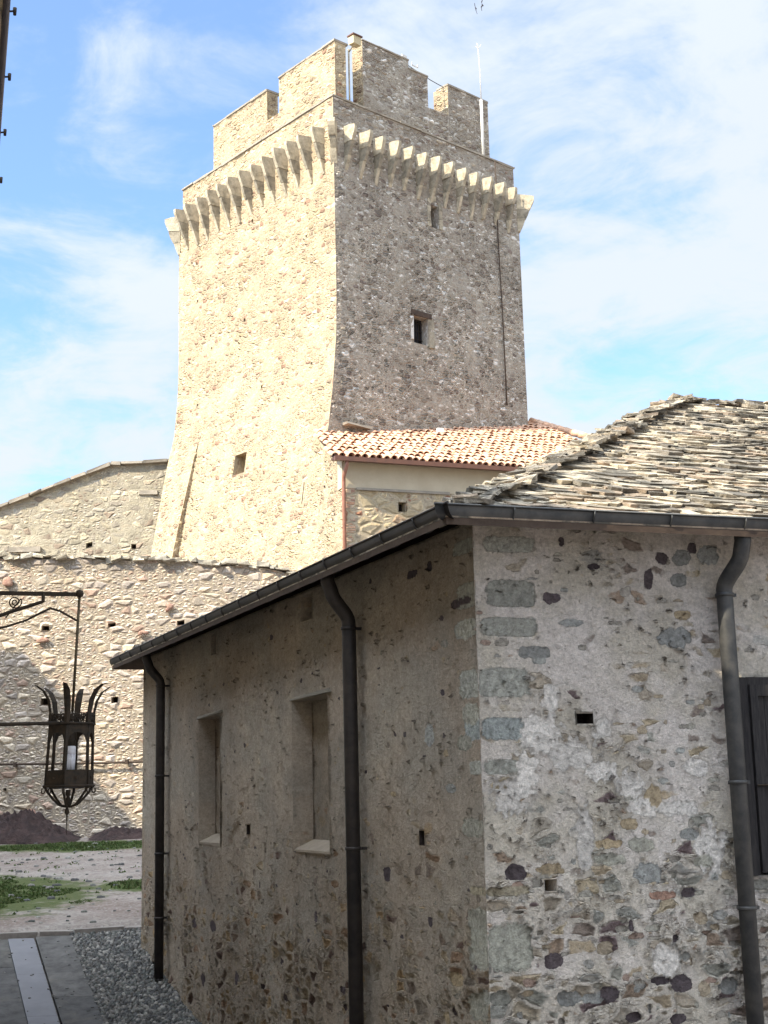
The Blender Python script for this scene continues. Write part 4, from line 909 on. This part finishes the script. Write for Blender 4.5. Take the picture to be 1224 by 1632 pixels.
# gutters: half-round channels with seams
def gutter(A, U, out, ln, name, mat, r=.075, mitre0=True):
    mb = MB(); n = 12; c0 = A-out*.055+UP*(-.0); rings = []
    for (s, cut) in ((0, 1), (ln, 0)):
        ring = []
        for rr in (r, r-.004):
            for i in range(n+1):
                a = math.pi+math.pi*i/n; lx = math.cos(a)*rr; lz = math.sin(a)*rr
                ring.append(c0+U*(s-((lx) if (cut and mitre0) else 0)*(-1)*0)+out*lx*1+UP*lz+(U*(-lx if (cut and mitre0) else 0)))
        rings.append([mb.bm.verts.new(p) for p in ring])
    a, b = rings
    for o in (0, n+1):
        for i in range(n): mb.face([a[o+i], a[o+i+1], b[o+i+1], b[o+i]], 0, True)
    for rg in (a, b):
        for i in range(n): mb.face([rg[i], rg[i+1], rg[n+1+i+1], rg[n+1+i]], 0)
    for i in (0, n): mb.face([a[i], b[i], b[n+1+i], a[n+1+i]], 0)
    g_ = mb.build(name, mat, near, sharp='keep')
    mb = MB(); bead = []     # rolled front edge
    mb.tube([c0+out*r+UP*.004-U*(r if mitre0 else 0), c0+out*r+UP*.004+U*ln], .008, 8); mb.build('gutter_bead', mat, g_)
    s = .42
    while s < ln:
        mb = MB(); pts = [c0+U*s+out*math.cos(math.pi+math.pi*i/n)*(r+.003)+UP*math.sin(math.pi+math.pi*i/n)*(r+.003) for i in range(n+1)]
        mb.tube(pts, .006, 6); mb.build('gutter_bracket', M['zinc'], g_); s += .52
    return g_
gz0 = E0+UP*1.612
gutter(gz0, NR_, nR, RL+.6, 'gutter', M['zinc'], .078)
gutter(gz0, NL_, nL, LE, 'gutter', M['zincL'], .078, True)
# downpipes
def downpipe(W_, s, n, U, r, ztop, zbot, mat, collars, label, ds=0.0):
    mb = MB(); o = r+.035; g = .24
    pts = [W_(s+ds, 1.56, g), W_(s+ds, 1.49, g), W_(s+ds, 1.44, g-.02)]
    P0, P3 = W_(s+ds, 1.42, g-.03), W_(s, ztop, o)
    for k in range(1, 8):
        t = k/8.; q = t*t*(3-2*t); pts.append(W_(s+ds*(1-q), 1.42+(ztop-1.42)*t, (g-.03)*(1-q)+o*q))
    pts += [P3, W_(s, ztop-.12, o), W_(s, zbot, o)]
    mb.tube(pts, r, 16); dp = mb.build('downpipe', mat, near); dp['label'] = label
    for z in collars:
        mb = MB(); mb.lathe(W_(s, z-.012, o), [(r+.002, 0), (r+.007, .003), (r+.007, .021), (r+.002, .024)], 16)
        mb.box(W_(s, z, .02), U*.010, n*.035, UP*.010); mb.box(W_(s, z, o)+U*(r+.014), U*.012, n*.012, UP*.01); mb.build('pipe_clamp', mat, dp)
    return dp
downpipe(wl, 7.50, nL, NL_, .048, 1.22, -1.80, M['zincL'], (1.2, .25, -.55, -1.2), 'dark downpipe at the far end of the shaded side wall')
downpipe(wl, 1.86, nL, NL_, .050, 1.20, -3.2, M['zincL'], (1.16, -.36, -1.9), 'thick dark downpipe in the middle of the shaded side wall')
downpipe(wr, 1.655, nR, NR_, .052, 1.20, -3.4, M['zinc'], (1.17, .02, -.72, -2), 'grey downpipe beside the shuttered window', .06)
# shuttered window
sh = None
mb = MB(); zA, zB = -.54, .66
for s in (1.78, 2.73): mb.box(wr(s, .06, .0), NR_*.028, nR*.03, UP*.60, 0, .002)
mb.box(wr(2.255, .635, .0), NR_*.445, nR*.032, UP*.028, 0, .002); win2 = mb.build('window', M['timber'], near)
for s0_ in (1.815, 2.265):
    mb = MB()
    for k in range(4): mb.box(wr(s0_+.055+k*.107, .04, .015), NR_*.052, nR*.010, UP*.555, 0, .002)
    for z, hz in ((.58, .035), (.02, .03), (-.49, .035)): mb.box(wr(s0_+.215, z, .034), NR_*.215, nR*.011, UP*hz, 0, .002)
    for s in (.03, .40): mb.box(wr(s0_+s, .04, .031), NR_*.028, nR*.012, UP*.55, 0, .002)
    l_ = mb.build('shutter', M['timber'], win2)
mb = MB(); mb.tube([wr(1.815, .0, .055), wr(2.16, .0, .055)], .006, 6); mb.tube([wr(1.925, .0, .06), wr(1.925, -.07, .068), wr(1.94, -.10, .062)], .006, 6); mb.build('latch', M['iron'], win2)

# ================================================================== HOUSE ON THE LEFT (its eave enters the top left, it carries the lantern)
HD = azd(-17.02); HN = azd(72.98); EH = 4.55
hp0 = Vector((.036*EH, 0, 0))
lhse = empty('plastered_house', (-3.5, 4, -4.2), 'plastered house whose boarded eave crosses the top left corner', 'house')
def hq(s, o, z): return hp0+HD*s+HN*o+UP*z   # s along the eave, o outward from the eave edge
mb = MB(); S0, S1, DEP = -7.0, 15.0, 8.0
mb.prism([hq(S0, -.62, -4.6), hq(S1, -.62, -4.6), hq(S1, -DEP, -4.6), hq(S0, -DEP, -4.6)], (0, 0, 4.6+EH-.02)); mb.build('wall', M['housestucco'], lhse)
for s in frange(2.0, 13.4, .6):
    mb = MB(); mb.box(hq(s, -.32, EH+.0), HD*.045, HN*.29, UP*.055, 0); mb.build('rafter_tail', M['housestucco'], lhse)
mb = MB(); mb.prism([hq(S0, -.01, EH+.06), hq(S1, -.01, EH+.06), hq(S1, -DEP/2, EH+1.0), hq(S0, -DEP/2, EH+1.0)], (0, 0, .08)); mb.prism([hq(S0, -DEP, EH+.06), hq(S1, -DEP, EH+.06), hq(S1, -DEP/2, EH+1.0), hq(S0, -DEP/2, EH+1.0)], (0, 0, .08)); mb.build('roof', M['housestucco'], lhse)
mb = MB(); mb.tube([hq(S0, .0, EH+.03), hq(S1, .0, EH+.03)], .022, 8); gl = mb.build('eave_wire', plain('dark_blue_grey_metal', (.03, .03, .06), (.04, .04, .07), 4, .5, 0), lhse)
for s in [7.12+.80*k for k in range(5)]:
    mb = MB(); mb.tube([hq(s, .0, EH+.03), hq(s, .05, EH+.04)], .007, 6); mb.tube([hq(s, .05, EH+.015), hq(s, .05, EH+.06)], [.010, .012], 8); mb.build('hook', M['iron'], gl)
mb = MB(); mb.tube([hq(s, -.22+.2*math.cos((s-7.)*2.2), EH-.03-.05*abs(math.sin((s-7.)*1.1))) for s in frange(5, 13, .15)], .006, 6); mb.build('hanging_cable', M['iron'], lhse)

# unseen blocks added beyond the left edge, shaped to cast the courtyard shadow
ch = empty('courtyard_shadow_block', (-17, 18, -1.3), 'unseen building added left of the courtyard, shaped for its shadow', 'house')
mb = MB()
def bx(x0, x1, y0, y1, z0, z1): mb.box(((x0+x1)/2, (y0+y1)/2, (z0+z1)/2), ((x1-x0)/2, 0, 0), (0, (y1-y0)/2, 0), (0, 0, (z1-z0)/2))
bx(-20, -14, 4, 21.2, -1.8, 10.6); bx(-20, -14, 21.2, 23.9, -1.8, 8.9); bx(-20, -14, 23.9, 25.0, -1.8, 9.9); mb.build('wall', M['housestucco'], ch)
mb = MB(); mb.prism([Vector((-14, 25.0, 9.0)), Vector((-14, 27.5, 6.5)), Vector((-14, 27.5, -1.8)), Vector((-14, 25.0, -1.8))], (-6, 0, 0)); mb.build('shadow_slope', M['housestucco'], ch)

# ================================================================== LANTERN
LA = Vector((-1.680, 7.5, 0)); TILT = Vector((-.030, 0, 1)).normalized()*-1
axis_dir = Vector((.030, 0, 1)).normalized()
def la(z): return Vector((-1.680+.030*(z-.1), 7.5, z))
ln = empty('wall_lantern', (-1.65, 7.5, 1.1), 'hexagonal wrought iron lantern with curved horns hanging from a scrolled bracket at the left', 'lantern')
BD = -HN   # towards the wall of the left house
mb = MB(); top = Vector((-1.642, 7.5, 1.095))
mb.box(top+BD*.46+UP*-.004, BD*.47, HD*.006, UP*.011)
mb.lathe(top+UP*-.022, [(.004, 0), (.017, .006), (.022, .022), (.017, .038), (.004, .044)], 12)
p = top+BD*.19
mb.tube([p+UP*.0, p-UP*.045, p+BD*.02-UP*.052, p+BD*.20-UP*.115, p+BD*.72-UP*.34], .010, 8)
sc = top+BD*.335-UP*.045; pts = []
for k in range(44):
    a = k*.32; r = .036*(1-k/50); pts.append(sc+BD*(r*math.cos(a+2.6))+UP*(r*math.sin(a+2.6)-.005))
pts = [sc+BD*.045-UP*.09]+pts
mb.tube(pts, .0035, 6); mb.build('bracket', M['iron'], ln)
mb = MB(); mb.tube([top, la(.47)], .0075, 8); mb.build('hanging_rod', plain('dull_brown_iron_rod', (.11, .085, .05), (.07, .055, .035), 20, .6, .2, .002, .3), ln)
mb = MB(); pts = [la(.95), la(.97)+BD*.035, la(1.0)+BD*.09, la(1.015)+BD*.14, la(.99)+BD*.19, la(.95)+BD*.26, la(.915)+BD*.36, la(.89)+BD*.46, la(.87)+BD*.9]
mb.tube([Vector(p_) for p_ in pts], .006, 8); mb.build('power_cable', M['iron'], ln)
mb = MB(); mb.tube([la(.405)+HD*-.08, la(.40)+HD*-.08+BD*.5, la(.40)+HD*-.08+BD*1.2], .010, 8); mb.build('stay_bar', M['iron'], ln)
R0 = .118
def hexp(z, r, k, off=0): a = math.pi/3*(k+.5)+off; return la(z)+Vector((math.cos(a)*r, math.sin(a)*r, 0))
def strip(mb, a0, a1, b1, b0, th=.004):
    """quad a0-a1 (bottom) b0-b1 (top) with thickness"""
    n = (a1-a0).cross(b0-a0).normalized()*th; mb.prism([a0-n/2, a1-n/2, b1-n/2, b0-n/2], n)
def face_pt(k, f, z, r):
    return hexp(z, r, k).lerp(hexp(z, r, k+1), f)
mb = MB()
RZ = lambda z: R0+(.40-z)*.03
for k in range(6):
    for (z0, z1) in ((.085, .165), (.365, .40)):
        strip(mb, face_pt(k, .0, z0, RZ(z0)), face_pt(k, 1, z0, RZ(z0)), face_pt(k, 1, z1, RZ(z1)), face_pt(k, 0, z1, RZ(z1)))
    for (f0, f1) in ((0, .10), (.90, 1)): strip(mb, face_pt(k, f0, .165, RZ(.165)), face_pt(k, f1, .165, RZ(.165)), face_pt(k, f1, .365, RZ(.365)), face_pt(k, f0, .365, RZ(.365)))
    m_ = 8   # arched head of the opening
    for i in range(m_):
        fa, fb = .10+.80*i/m_, .10+.80*(i+1)/m_
        arch = lambda f: .312+.045*math.sqrt(max(0, 1-((f-.5)/.40)**2))
        strip(mb, face_pt(k, fa, arch(fa), RZ(.33)), face_pt(k, fb, arch(fb), RZ(.33)), face_pt(k, fb, .366, RZ(.365)), face_pt(k, fa, .366, RZ(.365)))
    mb.tube([hexp(.085, RZ(.085), k), hexp(.40, RZ(.4), k)], .0055, 6)
    mb.box(face_pt(k, .5, .125, RZ(.125)+.004), Vector((.006, 0, 0)), Vector((0, .006, 0)), UP*.006)
mb.build('lantern_body', M['iron'], ln)
for z in (.403, .083):
    mb = MB(); pts = [hexp(z, RZ(z)+.007, k) for k in range(7)]
    mb.tube(pts, .0065, 6); mb.build('ring', M['iron'], ln)
mb = MB()   # scrolled cresting
for k in range(6):
    for f, sg in ((.25, 1), (.5, -1), (.75, 1)):
        c = face_pt(k, f, .435, R0); t = (hexp(.4, R0, k+1)-hexp(.4, R0, k)).normalized()
        mb.tube([c+t*(sg*(.017*(1-i/14.))*math.cos(i*.62))+UP*(.022*(1-i/16.)*math.sin(i*.62)) for i in range(13)], .0035, 5)
    for f in (.125, .375, .625, .875): mb.tube([face_pt(k, f, .405, R0), face_pt(k, f, .462, R0)], .0035, 5)
    a = face_pt(k, 0, .448, R0); b = face_pt(k, 1, .448, R0); mb.tube([a, b], .003, 5)
mb.build('cresting', M['iron'], ln)
for k in range(6):   # horns
    a = math.pi/3*(k+.5); d = Vector((math.cos(a), math.sin(a), 0)); t = Vector((-math.sin(a), math.cos(a), 0))
    pr = [(R0+.004, .40), (R0+.002, .465), (R0+.014, .525), (R0+.044, .575), (R0+.085, .602), (R0+.125, .606)]; wds = [.012, .015, .018, .017, .011, .001]
    mb = MB(); L_, R__ = [], []
    for (r, z), wd in zip(pr, wds):
        c = la(z)+d*r; mb_ = wd
        L_.append((c-t*wd, c-t*wd-d*.004)); R__.append((c+t*wd, c+t*wd-d*.004))
    rings = [[mb.bm.verts.new(p_) for p_ in (l[0], c2_, r_[0], r_[1], l[1])] for l, r_, c2_ in ((L_[i], R__[i], la(pr[i][1])+d*(pr[i][0]+.006)) for i in range(6))]
    for r1, r2 in zip(rings, rings[1:]):
        for i in range(5): mb.face([r1[i], r1[(i+1) % 5], r2[(i+1) % 5], r2[i]])
    mb.face(rings[0]); mb.face(rings[-1]); mb.build('horn', M['iron'], ln)
mb = MB()
for k in range(6):
    a = math.pi/3*(k+.5); d = Vector((math.cos(a), math.sin(a), 0))
    mb.tube([la(z)+d*r for r, z in ((R0+.008, .08), (R0-.005, .055), (R0-.035, .02), (.050, -.012), (.018, -.022), (.0, -.022))], [.006, .0065, .0065, .006, .006, .005], 7)
    mb.tube([la(.062+.016*math.sin(i*.7+1.5))+d*(R0+.018+.014*math.cos(i*.7+1.5)*(1-i/14)) for i in range(9)], .0035, 5)
mb.lathe(la(-.165), [(.001, 0), (.003, .06), (.004, .10), (.013, .112), (.010, .125), (.005, .14), (.016, .15), (.006, .165)], 10)
mb.lathe(la(-.02), [(.012, 0), (.014, .03), (.008, .05), (.014, .06), (.012, .085)], 10)
for i in range(5): strip(mb, hexp(.072, R0*.98, i), hexp(.072, R0*.98, i+1), hexp(.076, .04, i+1), hexp(.076, .04, i), .003)
mb.build('lower_basket', M['iron'], ln)
mb = MB(); c = la(.30)+Vector((.004, 0, 0))
mb.lathe(la(.285), [(.018, 0), (.026, .012), (.026, .03), (.018, .045), (.017, .07), (.006, .085)], 14); mb.tube([la(.36), la(.47)], .005, 6); mb.build('lamp_socket', M['iron'], ln)
mb = MB(); mb.lathe(la(.165), [(.012, 0), (.0225, .004), (.0235, .055), (.0235, .085)], 14); mb.lathe(la(.25), [(.0255, 0), (.0275, .004), (.0275, .036), (.022, .040)], 14)
for k in range(6): a = math.pi/3*k; mb.tube([la(.168)+Vector((math.cos(a)*.023, math.sin(a)*.023, 0)), la(.25)+Vector((math.cos(a)*.0235, math.sin(a)*.0235, 0))], .004, 6)
mb.build('bulb', M['bulb'], ln)

# ================================================================== BIRDS
def bird(loc, roll, span, label, fold):
    mb = MB(); c = Vector(loc); ax = Vector((math.cos(roll), 0, math.sin(roll))); up = Vector((-math.sin(roll), 0, math.cos(roll))); fw = Vector((0, 1, 0))*.3+up*.2
    fwd = (up*.35+Vector((0, -1, 0))*.6+ax*.0).normalized()
    mb.tube([c-fwd*.16*span, c-fwd*.08*span, c+fwd*.06*span, c+fwd*.15*span, c+fwd*.19*span], [.01*span, .045*span, .05*span, .03*span, .008*span], 8)
    for s in (-1, 1):
        pts = []
        prof = [(0, .10, -.07), (.22, .12, -.03), (.5, .02, -.09)]
        lead = [c+ax*(s*x*span)+fwd*(l*span)+up*(.10*span*math.sin(x*5)*fold) for x, l, tr in prof]; trail = [c+ax*(s*x*span)+fwd*(tr*span)+up*(.10*span*math.sin(x*5)*fold) for x, l, tr in prof]
        mb.prism(lead[:2]+trail[:2][::-1], up*.012*span); mb.prism([lead[1], lead[2], trail[2], trail[1]], up*.008*span)
    tag(mb.build('bird', M['bird'], origin=loc), label, 'bird', 'birds flying above the tower')
bird((8.12, 100, 59.75), rad(100), .95, 'dark slim bird seen edge on, left of the two above the tower', .2)
bird((8.66, 100, 60.0), rad(85), .95, 'paler broad winged bird, right of the two above the tower', 1)
